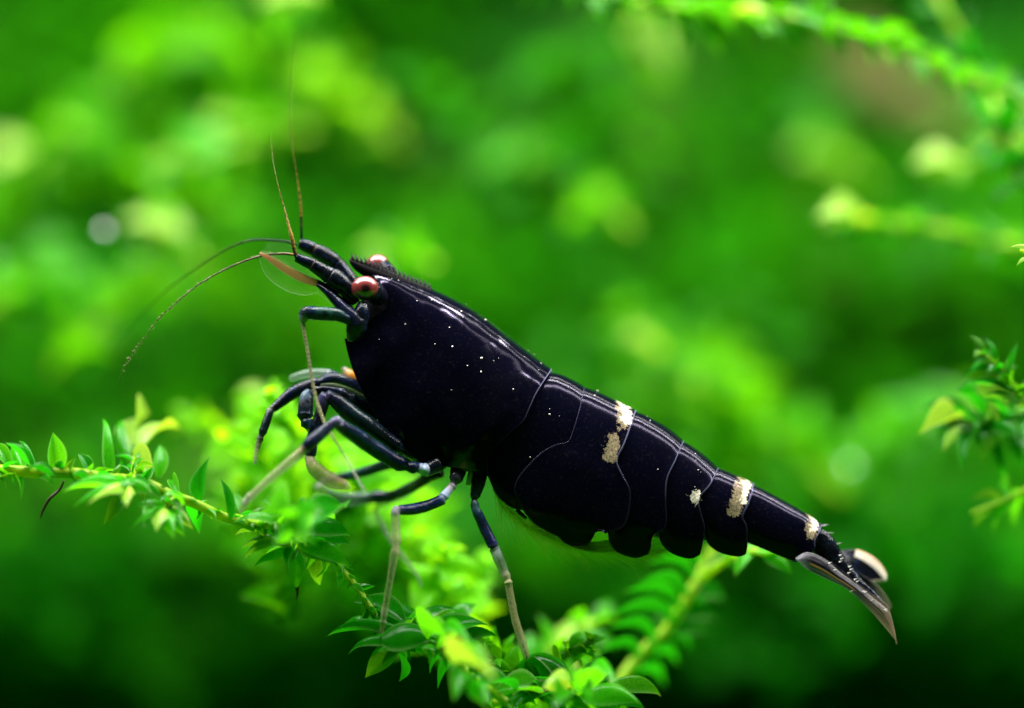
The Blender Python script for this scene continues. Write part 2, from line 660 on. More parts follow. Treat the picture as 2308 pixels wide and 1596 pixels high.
def leaf_mesh(k, mat):
    key = (k, mat.name)
    if key not in LEAF_MESH:
        me = mesh('leaf', *LEAF_SHAPES[k])
        set_uv(me, LEAF_UV)
        me.materials.append(mat)
        me.polygons.foreach_set('use_smooth', [True] * len(me.polygons))
        LEAF_MESH[key] = me
    return LEAF_MESH[key]


def leaf_matrix(base, tip, width, hint):
    d = tip - base
    L = d.length
    y = d.normalized()
    z = hint - y * hint.dot(y)
    if z.length < 1e-3:
        z = y.orthogonal()
    z.normalize()
    x = y.cross(z)
    m = Matrix.Identity(4)
    for i in range(3):
        m[i][0] = x[i] * width
        m[i][1] = y[i] * L
        m[i][2] = z[i] * L
        m[i][3] = base[i]
    return m


def add_leaf(parent, base, tip, width, mat, hint=None, k=None):
    if hint is None:
        hint = Vector((R.uniform(-.35, .35), R.uniform(-.75, -.05), 1))
    k = R.randrange(4) if k is None else k
    o = bpy.data.objects.new('leaf', leaf_mesh(k, mat))
    col.objects.link(o)
    o.parent = parent
    m = leaf_matrix(base, tip, width, hint)
    m.translation = m.translation - parent.location
    o.matrix_local = m
    return o


def add_stem(parent, P, r0, r1, mat=None, name='stem', seg=8):
    Q, V = catmull(P, [[r0 + (r1 - r0) * i / (len(P) - 1)] for i in range(len(P))], 8)
    Q = [q + Vector((noise.noise(q * 6), noise.noise(q * 6 + Vector((5, 0, 0))), noise.noise(q * 6 + Vector((0, 9, 0))))) * 0.006 for q in Q]
    v, f, _ = tube_data(Q, [x[0] for x in V], seg=seg)
    link(name, mesh(name, v, f), mat or M_stem, parent)
    return Q


def auto_leaves(Q, spacing, length, width, spread=55, jitter=0.3, start=0.0, flat=None, turn=137):
    """leaf base/tip pairs along a stem"""
    out = []
    acc = 0
    ang = R.uniform(0, 360)
    for i in range(1, len(Q)):
        seg = Q[i] - Q[i - 1]
        acc += seg.length
        if i / len(Q) < start:
            continue
        while acc > spacing:
            acc -= spacing
            t = seg.normalized()
            a = t.orthogonal().normalized()
            if flat is not None:
                a = (flat - t * flat.dot(t)).normalized()
            b = t.cross(a)
            ang += turn + R.uniform(-20, 20)
            w = math.radians(ang)
            side = a * math.cos(w) + b * math.sin(w)
            if flat is not None:
                side = (b if int(ang / turn) % 2 else -b) * 1.0 + a * R.uniform(-.35, .35)
                side.normalize()
            sp = math.radians(spread + R.uniform(-18, 18))
            d = t * math.cos(sp) + side * math.sin(sp)
            L = length * R.uniform(1 - jitter, 1 + jitter)
            taper = 1 - 0.45 * (i / len(Q)) ** 3
            base = Q[i]
            tip = base + d * L * taper + Vector((0, 0, -0.12 * L))
            hint = (t - d * t.dot(d)) * 0.6 + Vector((0, -0.3, 0.5)) + side * 0.15
            out.append((base, tip, width * L / length * taper, hint))
    return out


# ------------------------------------------------------------------ the sprigs in the plane of the shrimp, leaf by leaf
def hero_sprig(name, label, stem_paths, leaves, extra=(), group='moss sprigs near the shrimp', mat=None, cat='moss', dense=0.0, fwd=1.0):
    b = at(*stem_paths[0][0])
    root = thing(name, label, cat, b, group)
    allQ = []
    for path, r0, r1 in [(p[0:-2], p[-2], p[-1]) for p in stem_paths]:
        Q = add_stem(root, [at(*q) for q in path], r0, r1)
        allQ.append(Q)
    for lf in leaves:
        (bx, by), (tx, ty), w, Yb, Yt = lf[:5]
        Yb = Yb * fwd if Yb < -.12 else Yb
        Yt = Yt * fwd if Yt < -.12 else Yt
        m = lf[5] if len(lf) > 5 and lf[5] else (mat or M_leaf)
        hint = Vector(lf[6]) if len(lf) > 6 and lf[6] else None
        k = lf[7] if len(lf) > 7 else None
        add_leaf(root, at(bx, by, Yb), at(tx, ty, Yt), w * S * R.uniform(.68, .95), m, hint, k)
    for qi, Q in enumerate(allQ if dense else []):
        for base, tip, w, hint in auto_leaves(Q, dense * .55, 0.085, 0.027, 50, jitter=.5):
            add_leaf(root, base, tip, w, mat or R.choice((M_leaf, M_leaf, M_leaf_deep, M_leaf_deep, M_leaf_olive)), hint)
    for qi, spacing, length, width, spread, start, m in extra:
        for base, tip, w, hint in auto_leaves(allQ[qi], spacing, length, width, spread, start=start):
            add_leaf(root, base, tip, w, m or mat or M_leaf, hint)
    return root, allQ


D_, P_, B_, O_ = M_leaf_deep, M_leaf_pale, M_leaf_brown, M_leaf_olive
z = Z6
LF1 = [
    (z(372, 490), z(350, 215), 48, -.05, -.02, None, (0.3, -1, 0.2), 2),
    (z(225, 440), z(30, 290), 30, -.05, -.15, D_), (z(235, 440), z(125, 275), 34, -.02, .1, D_),
    (z(60, 440), z(-40, 300), 40, 0, .1), (z(140, 440), z(90, 340), 36, .1, .3),
    (z(600, 490), z(515, 360), 30, -.05, 0, D_), (z(610, 490), z(575, 370), 26, .05, .15),
    (z(372, 490), z(190, 455), 16, -.08, -.2, D_, (0, -.2, 1), 1), (z(595, 520), z(488, 500), 14, -.08, -.2, D_, (0, -.2, 1), 1),
    (z(740, 470), z(680, 125), 46, .15, .35, None, (0.4, -1, .1)), (z(850, 450), z(835, 140), 44, .3, .55, None, (-.3, -1, .2)),
    (z(900, 380), z(1195, 190), 66, .5, .8, P_, (0, -.5, 1)), (z(880, 420), z(990, 95), 76, .5, .9, P_, (-.3, -.9, .5)),
    (z(1050, 520), z(1060, 300), 40, .3, .4, None, (.3, -1, .2)), (z(1000, 520), z(860, 380), 46, .2, .4, P_),
    (z(960, 540), z(1000, 420), 50, .3, .4),
    (z(1330, 670), z(1395, 378), 50, -.08, -.05, D_, (-.35, -1, .3), 2), (z(1530, 800), z(1465, 525), 26, -.05, .0, D_, (.5, -1, 0)),
    (z(1190, 640), z(1150, 540), 26, 0, .2), (z(1600, 760), z(1500, 640), 30, .2, .3),
    # drooping side shoot one
    (z(900, 590), z(420, 612), 52, -.1, -.28, None, (0, -.5, 1), 1), (z(880, 590), z(478, 722), 54, -.12, -.33, None, (.1, -.8, 1), 1),
    (z(880, 600), z(580, 700), 48, -.14, -.38, P_, (.1, -.8, .8), 1), (z(850, 600), z(842, 716), 40, -.16, -.36, P_, (.2, -.9, .6), 1),
    (z(800, 640), z(690, 832), 42, -.06, -.1, O_, (.3, -1, .2), 0), (z(790, 570), z(1018, 630), 64, -.12, -.26, None, (.1, -.7, 1), 1),
    (z(980, 540), z(860, 660), 44, -.1, -.22, D_), (z(960, 560), z(730, 640), 50, -.12, -.3),
    # drooping side shoot two
    (z(1120, 700), z(830, 765), 36, -.08, -.2, None, (0, -.5, 1), 1), (z(1110, 720), z(866, 868), 46, -.12, -.28, None, (.2, -.8, 1), 1),
    (z(1100, 740), z(1040, 876), 52, -.14, -.34, P_, (.1, -.9, .8), 1), (z(1100, 730), z(1162, 926), 52, -.14, -.32, None, (-.2, -.9, .8), 1),
    (z(1120, 720), z(1230, 912), 44, -.12, -.25, None, (-.3, -.8, .8), 1), (z(1130, 700), z(1285, 860), 34, -.1, -.15, P_, (-.4, -.7, .8), 1),
    (z(1090, 740), z(1098, 895), 40, -.12, -.24, D_), (z(1080, 740), z(960, 850), 40, -.12, -.26),
    (z(1120, 690), z(1230, 780), 40, -.12, -.24, O_), (z(1300, 700), z(1330, 900), 46, .05, .2, D_),
    (z(100, 500), z(-60, 560), 34, -.05, -.1, O_), (z(1220, 700), z(1090, 640), 40, -.12, -.25),
]
sprig, Qs = hero_sprig('moss_sprig', 'yellow-green moss stem lying level with drooping overlapping leaves, its end under the raised legs',
                       [[(-900, 1230, .9), (-600, 1130, .5), (-300, 1062, .15), (-90, 1052, -.02), (*z(0, 470), -.03), (*z(200, 478), -.05), (*z(450, 490), -.06), (*z(700, 520), -.07), (*z(850, 540), -.08),
                         (*z(1000, 572), -.08), (*z(1150, 640), -.07), (*z(1300, 690), -.06), (*z(1500, 785), -.03), (*z(1700, 850), .0), 0.026, 0.019],
                        [(*z(980, 560), -.08), (*z(900, 590), -.12), (*z(820, 610), -.18), 0.014, 0.008],
                        [(*z(1180, 650), -.07), (*z(1120, 700), -.12), (*z(1090, 760), -.18), 0.014, 0.008],
                        [(*z(880, 545), -.05), (*z(890, 440), .2), (*z(900, 330), .5), 0.016, 0.010]], LF1, dense=.042)
hp = [at(*z(425, 540), -.02), at(*z(395, 600), 0), at(*z(330, 660), 0), at(*z(285, 740), .02), at(*z(270, 795), .02)]
Q, V = catmull(hp, [[.004], [.006], [.007], [.006], [.001]], 6)
v_, f_, _ = tube_data(Q, [x[0] for x in V], seg=5)
link('rhizoid', mesh('rhizoid', v_, f_), M_stem_dark, sprig)

z = ZD
c0 = z(560, 690)
LF2 = [
    (z(540, 680), z(236, 640), 50, -.1, -.05), (z(530, 720), z(300, 822), 40, -.05, .02, O_, (.1, -.4, 1), 1), (z(540, 740), z(284, 770), 30, -.02, .05, O_, (0, -.3, 1), 1),
    (z(600, 640), z(846, 705), 66, -.1, .02, D_, (-.1, -.7, 1), 1), (z(580, 720), z(845, 876), 50, -.05, .03, None, (-.2, -.6, 1), 1),
    (z(570, 760), z(792, 866), 36, .0, .06, O_, (-.2, -.5, 1), 1), (z(570, 780), z(570, 985), 48, .0, .02, None, (0, -1, .25), 0),
    (z(500, 640), z(385, 520), 34, -.1, -.05, D_), (z(620, 650), z(825, 560), 90, -.15, -.02, D_, (.1, -.9, .6), 0),
    (z(540, 760), z(345, 872), 40, .0, .06, None, (.2, -.8, .6), 1), (z(640, 760), z(690, 960), 50, .1, .2, O_, (0, -1, .2)),
    (z(560, 690), z(470, 560), 60, -.2, -.3, None), (z(560, 690), z(380, 600), 64, -.2, -.35, None), (z(560, 680), z(700, 590), 64, -.2, -.35, None),
    (z(560, 690), z(640, 740), 50, -.2, -.4, M_leaf, (0, -.6, 1)), (z(550, 700), z(450, 770), 46, -.15, -.3, None, (0, -.6, 1), 1),
    (z(540, 720), z(400, 850), 40, .05, .1), (z(600, 720), z(850, 750), 44, .0, .08, D_, (0, -.5, 1), 1), (z(520, 660), z(250, 700), 40, .05, .1, O_),
    (z(560, 640), z(560, 540), 60, .1, .25), (z(600, 640), z(760, 640), 70, .1, .3), (z(560, 760), z(520, 860), 40, .0, .0, D_),
]
sprig2, _ = hero_sprig('moss_sprig', 'star-shaped clump of broad moss leaves with one brown-tipped leaf hanging straight down',
                       [[(*z(240, 610), .02), (*z(400, 650), -.04), (*z(540, 690), -.12), (*z(700, 780), .05), (*z(860, 950), .06), (*z(980, 1120), .03), 0.016, 0.014]], LF2, dense=.024, fwd=2.3)
hp = [at(*z(571, 970), .02), at(*z(574, 1000), .02), at(*z(568, 1040), .02)]
Q, V = catmull(hp, [[.010], [.006], [.001]], 5)
v_, f_, _ = tube_data(Q, [x[0] for x in V], seg=5)
link('leaf_tip', mesh('leaf_tip', v_, f_), M_stem_dark, sprig2)

LF3 = [
    (z(1120, 1190), z(728, 1222), 40, .0, .05, D_, (0, -.6, 1), 1), (z(1080, 1230), z(838, 1316), 46, -.02, .02, D_, (.1, -.6, 1), 1),
    (z(1080, 1260), z(925, 1440), 54, .03, .06, O_, (.3, -1, .4), 0), (z(1120, 1150), z(862, 1050), 60, .05, .12, D_),
    (z(1260, 1220), z(1566, 1168), 82, -.06, .04, D_, (.05, -1, .75), 0), (z(1340, 1240), z(1606, 1222), 30, -.02, .05, D_, (0, -.5, 1), 1),
    (z(1330, 1250), z(1548, 1246), 26, -.02, .05, M_leaf, (0, -.5, 1), 1), (z(1160, 1180), z(1410, 1096), 80, .05, .15, D_),
    (z(1120, 1250), z(1010, 1376), 36, .0, .02, O_, (.1, -.8, .8), 1), (z(1010, 1230), z(1290, 1240), 90, -.1, -.06, D_, (0, -.75, 1), 1),
    (z(1060, 1200), z(1180, 1130), 90, -.02, .1, D_), (z(1060, 1240), z(1190, 1310), 60, -.06, -.05, D_, (0, -.7, 1), 1),
    (z(1130, 1270), z(960, 1330), 40, -.04, -.02, M_leaf, (0, -.6, 1), 1), (z(1190, 1280), z(1330, 1330), 50, -.05, -.1, M_leaf),
    (z(1090, 1300), z(1100, 1460), 34, .05, .1, D_), (z(1000, 1190), z(820, 1160), 50, .1, .2, D_), (z(1180, 1120), z(1060, 1070), 60, .15, .25, D_),
    (z(1350, 1150), z(1500, 1060), 70, .3, .4), (z(1300, 1280), z(1500, 1330), 54, -.1, -.25, None), (z(1380, 1340), z(1560, 1380), 64, -.2, -.35, None, (0, -.7, 1)),
    (z(1400, 1380), z(1600, 1460), 70, -.25, -.4, P_, (0, -.7, 1)), (z(1450, 1420), z(1380, 1560), 54, -.2, -.25), (z(1480, 1460), z(1560, 1600), 54, -.2, -.3),
    (z(1340, 1300), z(1260, 1420), 50, .05, .1, D_), (z(1400, 1350), z(1300, 1500), 50, .1, .15, D_), (z(1250, 1240), z(1400, 1290), 50, -.1, -.2),
]
sprig3, _ = hero_sprig('moss_sprig', 'deep green leafy moss clump that a rear leg tip stands on',
                       [[(*z(940, 1240), .0), (*z(1080, 1235), -.02), (*z(1250, 1270), -.05), (*z(1400, 1360), -.12), (*z(1520, 1470), -.15), (*z(1660, 1570), -.15), 0.016, 0.018]], LF3, dense=.026, fwd=2.3)

z = Z7
LF4 = [
    (z(1250, 600), z(1350, 760), 30, .1, .1, D_, (-.5, -.6, .8), 1), (z(1500, 720), z(1380, 590), 66, .06, .1, D_, (.6, -.5, .8), 1),
    (z(1520, 740), z(1255, 585), 60, .05, .1, D_, (.2, -.6, 1), 1), (z(1500, 740), z(1560, 610), 40, .1, .2, P_, (0, -.6, 1)),
    (z(1520, 740), z(1720, 680), 60, .0, .05, None, (0, -.6, 1), 1), (z(1560, 780), z(1870, 850), 70, -.05, -.1, None, (0, -.7, 1), 1),
    (z(1500, 760), z(1340, 790), 50, -.1, -.2, P_, (0, -.7, 1), 1), (z(1700, 740), z(1990, 810), 40, .05, .2, O_),
    (z(1480, 780), z(1400, 880), 60, -.15, -.25), (z(1560, 800), z(1640, 900), 60, -.1, -.2), (z(1500, 760), z(1150, 700), 54, .05, .15, D_),
    (z(1480, 740), z(1180, 640), 50, .2, .3), (z(1540, 780), z(1480, 720), 60, -.15, -.3), (z(1600, 760), z(1750, 780), 56, -.12, -.25),
    (z(1650, 780), z(1900, 880), 56, -.02, -.05, D_), (z(1430, 790), z(1230, 860), 56, -.05, -.05, D_), (z(1350, 800), z(1080, 790), 60, -.05, -.1),
    (z(1300, 800), z(1180, 900), 60, -.05, -.1, D_), (z(1200, 780), z(960, 800), 56, -.1, -.15, D_), (z(1560, 730), z(1680, 620), 50, .2, .3, D_),
    (z(1620, 800), z(1780, 940), 60, 0, 0), (z(1380, 820), z(1480, 940), 60, 0, 0, D_),
]
sprig4, _ = hero_sprig('moss_sprig', 'tangle of glossy moss leaves around the foot of the rearmost leg',
                       [[(*z(1080, 850), .0), (*z(1280, 800), -.02), (*z(1480, 770), -.05), (*z(1640, 790), -.02), (*z(1800, 860), .02), 0.016, 0.014]], LF4, dense=.024, fwd=2.3)

LF5 = []
for (sx, sy), (tx, ty), w in [((2160, 190), (1905, 95), 26), ((2120, 280), (1870, 190), 26), ((2090, 350), (1780, 250), 28), ((2060, 420), (1700, 385), 30),
                              ((1960, 520), (1690, 450), 26), ((1880, 600), (1640, 580), 24), ((2190, 110), (1980, 40), 24)]:
    LF5.append((z(sx, sy), z(tx, ty), w * .62, .95, .75, P_ if R.random() < .3 else D_, (.2, -.5, 1), 0))
for (sx, sy), (tx, ty), w in [((2170, 240), (2330, 300), 34), ((2100, 360), (2290, 410), 36), ((2060, 440), (2240, 480), 36), ((1980, 520), (2150, 560), 40),
                              ((1900, 620), (2080, 640), 36), ((2140, 320), (2220, 420), 40), ((2230, 120), (2400, 120), 34), ((1830, 700), (2010, 760), 34)]:
    LF5.append((z(sx, sy), z(tx, ty), w, 1.0, 1.25, D_, (-.1, -.5, 1)))
for (sx, sy), (tx, ty), w in [((2000, 480), (2080, 420), 44)]:
    LF5.append((z(sx, sy), z(tx, ty), w, 1.0, 1.3, None))
sprig5, _ = hero_sprig('moss_sprig', 'bare bright stem rising steeply under the abdomen with comb-like leaves along one side',
                       [[(*z(1700, 850), .9), (*z(1770, 730), .95), (*z(1900, 560), 1.0), (*z(2040, 430), 1.0), (*z(2130, 280), 1.0), (*z(2250, 60), 1.05), (*z(2330, -120), 1.1), 0.024, 0.020]], LF5, dense=.05, mat=M_leaf_deep)
z = Z4
_, _ = hero_sprig('moss_sprig', 'small leafy moss tip showing below the sixth abdomen segment',
                  [[(*z(250, 1060), 1.0), (*z(420, 950), .75), (*z(620, 880), .6), (*z(760, 930), .55), 0.016, 0.01]],
                  [(z(600, 900), z(480, 1060), 30, .6, .55), (z(700, 900), z(880, 1040), 40, .55, .5), (z(640, 890), z(860, 940), 44, .55, .55),
                   (z(560, 910), z(700, 830), 40, .6, .7), (z(500, 930), z(380, 900), 40, .7, .8)])

z = ZC
LF6 = []
for b, t_, w in [((1560, 300), (1400, 335), 20), ((1500, 250), (1432, 165), 18), ((1540, 290), (1490, 175), 18), ((1580, 310), (1620, 185), 20), ((1570, 320), (1600, 240), 24),
                 ((1600, 370), (1430, 350), 20), ((1610, 390), (1700, 330), 26), ((1630, 420), (1480, 400), 22), ((1530, 280), (1470, 260), 22), ((1560, 300), (1620, 290), 22)]:
    LF6.append((z(*b), z(*t_), w, .45, .5, O_ if R.random() < .4 else D_))
LF6b = []
for b, t_, w, m in [((1400, 500), (1238, 545), 40, P_), ((1440, 520), (1400, 692), 44, None), ((1420, 510), (1330, 612), 40, P_), ((1520, 540), (1560, 715), 40, None),
                    ((1440, 480), (1240, 450), 40, None), ((1480, 480), (1380, 380), 40, D_), ((1540, 500), (1480, 640), 50, P_), ((1600, 520), (1640, 680), 50, None),
                    ((1560, 480), (1480, 410), 40, None), ((1600, 470), (1560, 390), 40, None), ((1380, 500), (1290, 520), 36, None), ((1620, 490), (1680, 600), 50, None),
                    ((1480, 510), (1470, 600), 40, D_), ((1600, 480), (1700, 430), 40, O_), ((1340, 495), (1250, 500), 30, None), ((1500, 500), (1620, 560), 50, None)]:
    LF6b.append((z(*b), z(*t_), w, .75, .6 + R.uniform(-.1, .2), m))
hero_sprig('moss_sprig', 'slender olive moss tip standing up above a spreading green frond',
           [[(2900, 1500, 1.4), (2600, 1180, .9), (*z(1720, 520), .5), (*z(1640, 420), .5), (*z(1560, 300), .45), (*z(1480, 230), .45), 0.012, 0.006]], LF6, dense=.024)
hero_sprig('moss_sprig', 'spreading green moss frond with pale drooping leaf ends, below a slender olive tip',
           [[(3000, 1250, 1.6), (2700, 1010, 1.1), (*z(1780, 500), .8), (*z(1600, 490), .75), (*z(1450, 500), .7), (*z(1340, 500), .7), 0.016, 0.008]], LF6b, dense=.013, mat=M_leaf_deep)
hero_sprig('moss_sprig', 'thin bent moss shoot beneath the spreading green frond',
           [[(2900, 1350, 1.5), (2650, 1130, 1.0), (*z(1760, 720), .8), (*z(1641, 760), .75), (*z(1560, 800), .75), (*z(1440, 850), .75), 0.016, 0.006]],
           [(z(1600, 780), z(1520, 920), 34, .75, .8), (z(1560, 800), z(1430, 800), 26, .75, .7, O_), (z(1640, 760), z(1600, 900), 40, .75, .9), (z(1520, 815), z(1450, 900), 24, .75, .8, O_),
            (z(1600, 780), z(1700, 860), 44, .75, .8), (z(1580, 790), z(1560, 720), 30, .75, .9)])
hero_sprig('moss_sprig', 'pale glossy moss tip on a short stem above the brown wood',
           [[(3000, 800, 1.0), (2700, 660, .5), (2400, 590, .15), (2345, 580, .12), (2300, 565, .1), 0.014, 0.006]],
           [((2335, 580), (2274, 558), 26, .1, .05, P_), ((2330, 580), (2290, 600), 24, .1, .1, P_), ((2345, 585), (2320, 540), 26, .15, .2), ((2350, 585), (2330, 630), 26, .15, .1)])


# ------------------------------------------------------------------ blurred sprigs behind: a stem and one foliage mesh each
def back_sprig(label, path, r, leaf_len, leaf_w, spacing, mat, spread=55, pale_tip=None, group='moss shoots behind the shrimp', start=0.0, deep=1.0, into=None):
    P = [at(x, y, Y * deep) for x, y, Y in path]
    if into is not None:
        verts, faces = into
        Q, V = catmull(P, [[r]] * len(P), 8)
        v, f, _ = tube_data(Q, [x[0] for x in V], seg=6)
        verts_s, faces_s = v, f
    else:
        root = thing('moss_shoot', label, 'moss', P[0], group)
        Q = add_stem(root, P, r, r * 0.6, seg=6)
        verts, faces = [], []
    for base, tip, w, hint in auto_leaves(Q, spacing, leaf_len, leaf_w, spread, start=start):
        m = leaf_matrix(base, tip, w, hint)
        lv, lf = LEAF_SHAPES[R.randrange(4)]
        o = len(verts)
        verts.extend(m @ q for q in lv)
        faces.extend(tuple(i + o for i in f) for f in lf)
    if into is not None:
        o = len(verts)
        verts.extend(verts_s)
        faces.extend(tuple(i + o for i in f) for f in faces_s)
        return None
    me = mesh('foliage', verts, faces)
    set_uv(me, LEAF_UV * (len(verts) // len(LEAF_UV)))
    link('foliage', me, mat, root)
    if pale_tip:
        for (bx, by, Yb), (tx, ty, Yt), w in pale_tip:
            add_leaf(root, at(bx, by, Yb * deep), at(tx, ty, Yt * deep), w * S, M_leaf_pale, Vector((0, -.55, 1)), 0)
    return root


z = ZB


def zy(pts, Y):
    return [(*z(*p), Y) for p in pts]


back_sprig('long arching moss shoot crossing the top right over brown driftwood', zy([(-400, -420), (-60, -200), (300, -60), (520, 5), (870, 60), (1100, 70), (1300, 90), (1500, 150), (1750, 220), (1950, 330), (2200, 400), (2420, 560), (2800, 800), (3200, 1150)], 1.6),
           .03, .16, .07, .028, M_leaf, 50, [((*z(1010, 60), 1.5), (*z(1170, 70), 1.4), 40), ((*z(760, 20), 1.6), (*z(840, 60), 1.6), 40)])
back_sprig('moss shoot with one shining pale leaf at its tip, pointing left above brown wood', zy([(3300, 1700), (2800, 1300), (2420, 1130), (2150, 1090), (1900, 1030), (1700, 1010), (1520, 1000)], 2.2),
           .03, .15, .06, .035, M_leaf, 40, [((*z(1600, 1000), 2.2), (*z(1370, 985), 2.0), 85), ((*z(1560, 1010), 2.1), (*z(1420, 960), 2.0), 70), ((*z(1580, 1010), 2.2), (*z(1400, 1040), 2.0), 70)])
back_sprig('short moss shoot with pale yellow leaf tip hanging beside tan wood', zy([(2700, 300), (2400, 500), (2200, 640), (2100, 720), (2000, 760), (1900, 760)], 2.8),
           .03, .16, .08, .05, M_leaf, 55, [((*z(2010, 740), 2.7), (*z(1800, 750), 2.6), 75), ((*z(2020, 800), 2.7), (*z(1850, 800), 2.6), 60)])
back_sprig('dense moss shoot rising along the right edge', [(2420, 420, 1.8), (2300, 330, 1.9), (2250, 250, 2.0), (2200, 160, 2.2), (2150, 60, 2.2), (2080, -60, 2.3)], .03, .17, .08, .035, M_leaf_deep, 60)
back_sprig('dark moss shoot drooping at the right below the pale leaf', [(2420, 480, 1.5), (2300, 400, 1.6), (2250, 300, 1.7), (2270, 240, 1.7)], .03, .16, .08, .035, M_leaf_deep, 60)
# behind the back of the shrimp
back_sprig('bushy bright moss shoot close above the curved back', [(1900, 1120, 2.4), (1760, 1000, 2.4), (1640, 900, 2.4), (1540, 830, 2.3), (1440, 760, 2.3), (1400, 700, 2.3)], .03, .26, .14, .03, M_leaf_back, 60, deep=1.6, pale_tip=
           [((1480, 800, 2.2), (1400, 760, 2.1), 60), ((1560, 870, 2.2), (1450, 840, 2.1), 70)])
back_sprig('moss shoot running level toward the tail above the bubble', [(2250, 900, 1.9), (2080, 960, 1.9), (1960, 1000, 2.0), (1820, 1040, 2.1), (1720, 1060, 2.2), (1560, 1020, 2.3)], .03, .22, .12, .03, M_leaf, 58, deep=2.0)
back_sprig('bushy moss shoot behind the abdomen with rounded leaf heads', [(1720, 1130, 2.9), (1640, 960, 2.8), (1660, 850, 2.8), (1620, 790, 2.8)], .03, .26, .14, .03, M_leaf_back, 60, deep=1.5)
# under the legs
for k, (lab, path) in enumerate([
    ('bright moss shoot standing behind the folded front legs', [(620, 1330, 1.3), (600, 1180, 1.2), (620, 1050, 1.1), (600, 960, 1.1), (590, 900, 1.1)]),
    ('moss shoot crossing behind the walking leg tips', [(560, 1140, 1.6), (700, 1100, 1.5), (840, 1100, 1.4), (960, 1140, 1.3)]),
    ('yellow-green moss shoot between the two rear walking legs', [(1000, 1420, 1.2), (960, 1300, 1.1), (980, 1200, 1.1), (950, 1120, 1.1)]),
    ('glowing moss shoot behind the pale leg tip', [(830, 1420, 1.1), (860, 1300, 1.0), (900, 1240, 1.0), (930, 1190, 1.0)]),
    ('soft moss shoot behind the star-shaped clump', [(700, 1330, 1.4), (720, 1240, 1.3), (680, 1160, 1.2), (760, 1090, 1.2)]),
]):
    tips = [((path[-1][0], path[-1][1], path[-1][2]), (path[-1][0] - 50, path[-1][1] - 20, path[-1][2]), 50)]
    back_sprig(lab, path, .03, .22, .14, .034, M_leaf_back, 58, tips, deep=1.8)
RR = random.Random(5)


def growth(n, xr, yr, Yr, leaf, mat, label, wander):
    data = ([], [])
    for k in range(n):
        x0 = RR.uniform(*xr)
        y0 = RR.uniform(*yr)
        Y0 = RR.uniform(*Yr)
        path = [(x0, y0 + 80, Y0), (x0 + RR.uniform(-50, 50), y0, Y0), (x0 + RR.uniform(-wander, wander * .6), y0 - 80, Y0 - .1), (x0 + RR.uniform(-1.6 * wander, wander), y0 - 150, Y0 - .2)]
        back_sprig('', path, .022, leaf, leaf * .55, leaf * .15, mat, 58, into=data)
    o = link('moss_growth', mesh('moss_growth', *data), mat)
    tag(o, label, 'moss', kind='stuff')


growth(9, (540, 800), (1010, 1200), (.9, 2.2), .17, M_leaf_glow, 'glowing blurred moss growth behind the front legs', 90)
growth(9, (840, 1080), (1180, 1420), (.9, 2.4), .17, M_leaf_glow, 'glowing blurred moss growth between the rear leg shins', 90)
growth(6, (620, 900), (1180, 1330), (1.0, 2.2), .16, M_leaf_back, 'green blurred moss growth behind the star-shaped clump', 80)
growth(7, (1350, 1700), (820, 1000), (3.0, 4.6), .24, M_leaf_back, 'bright blurred moss growth above the abdomen', 110)
growth(6, (1250, 1900), (760, 1040), (4.0, 5.6), .26, M_leaf_carpet, 'dull green blurred moss growth above the tail', 110)
growth(10, (-100, 700), (150, 850), (4.2, 5.8), .28, M_leaf_back, 'yellow-green blurred moss growth beyond the antennae', 150)
growth(7, (500, 1500), (150, 650), (4.6, 6.2), .28, M_leaf_carpet, 'deep green blurred moss growth beyond the back', 150)
growth(7, (1500, 2350), (1250, 1560), (4.2, 5.6), .24, M_leaf_dark, 'dark green blurred moss growth below the tail', 110)
growth(5, (-50, 500), (1250, 1480), (4.6, 6.0), .26, M_leaf_dark, 'dark green blurred moss growth below the level stem', 110)
growth(5, (1150, 1330), (1560, 1640), (.2, .8), .14, M_leaf_back, 'low moss growth at the foot of the bare bright stem', 90)
back_sprig('pale leaved moss shoot slanting behind the rear leg foot', [(1150, 1560, 1.0), (1230, 1470, 1.1), (1310, 1420, 1.2), (1370, 1390, 1.3)], .02, .17, .09, .05, M_leaf, 45,
           [((1250, 1460, 1.1), (1350, 1400, 1.2), 50)])
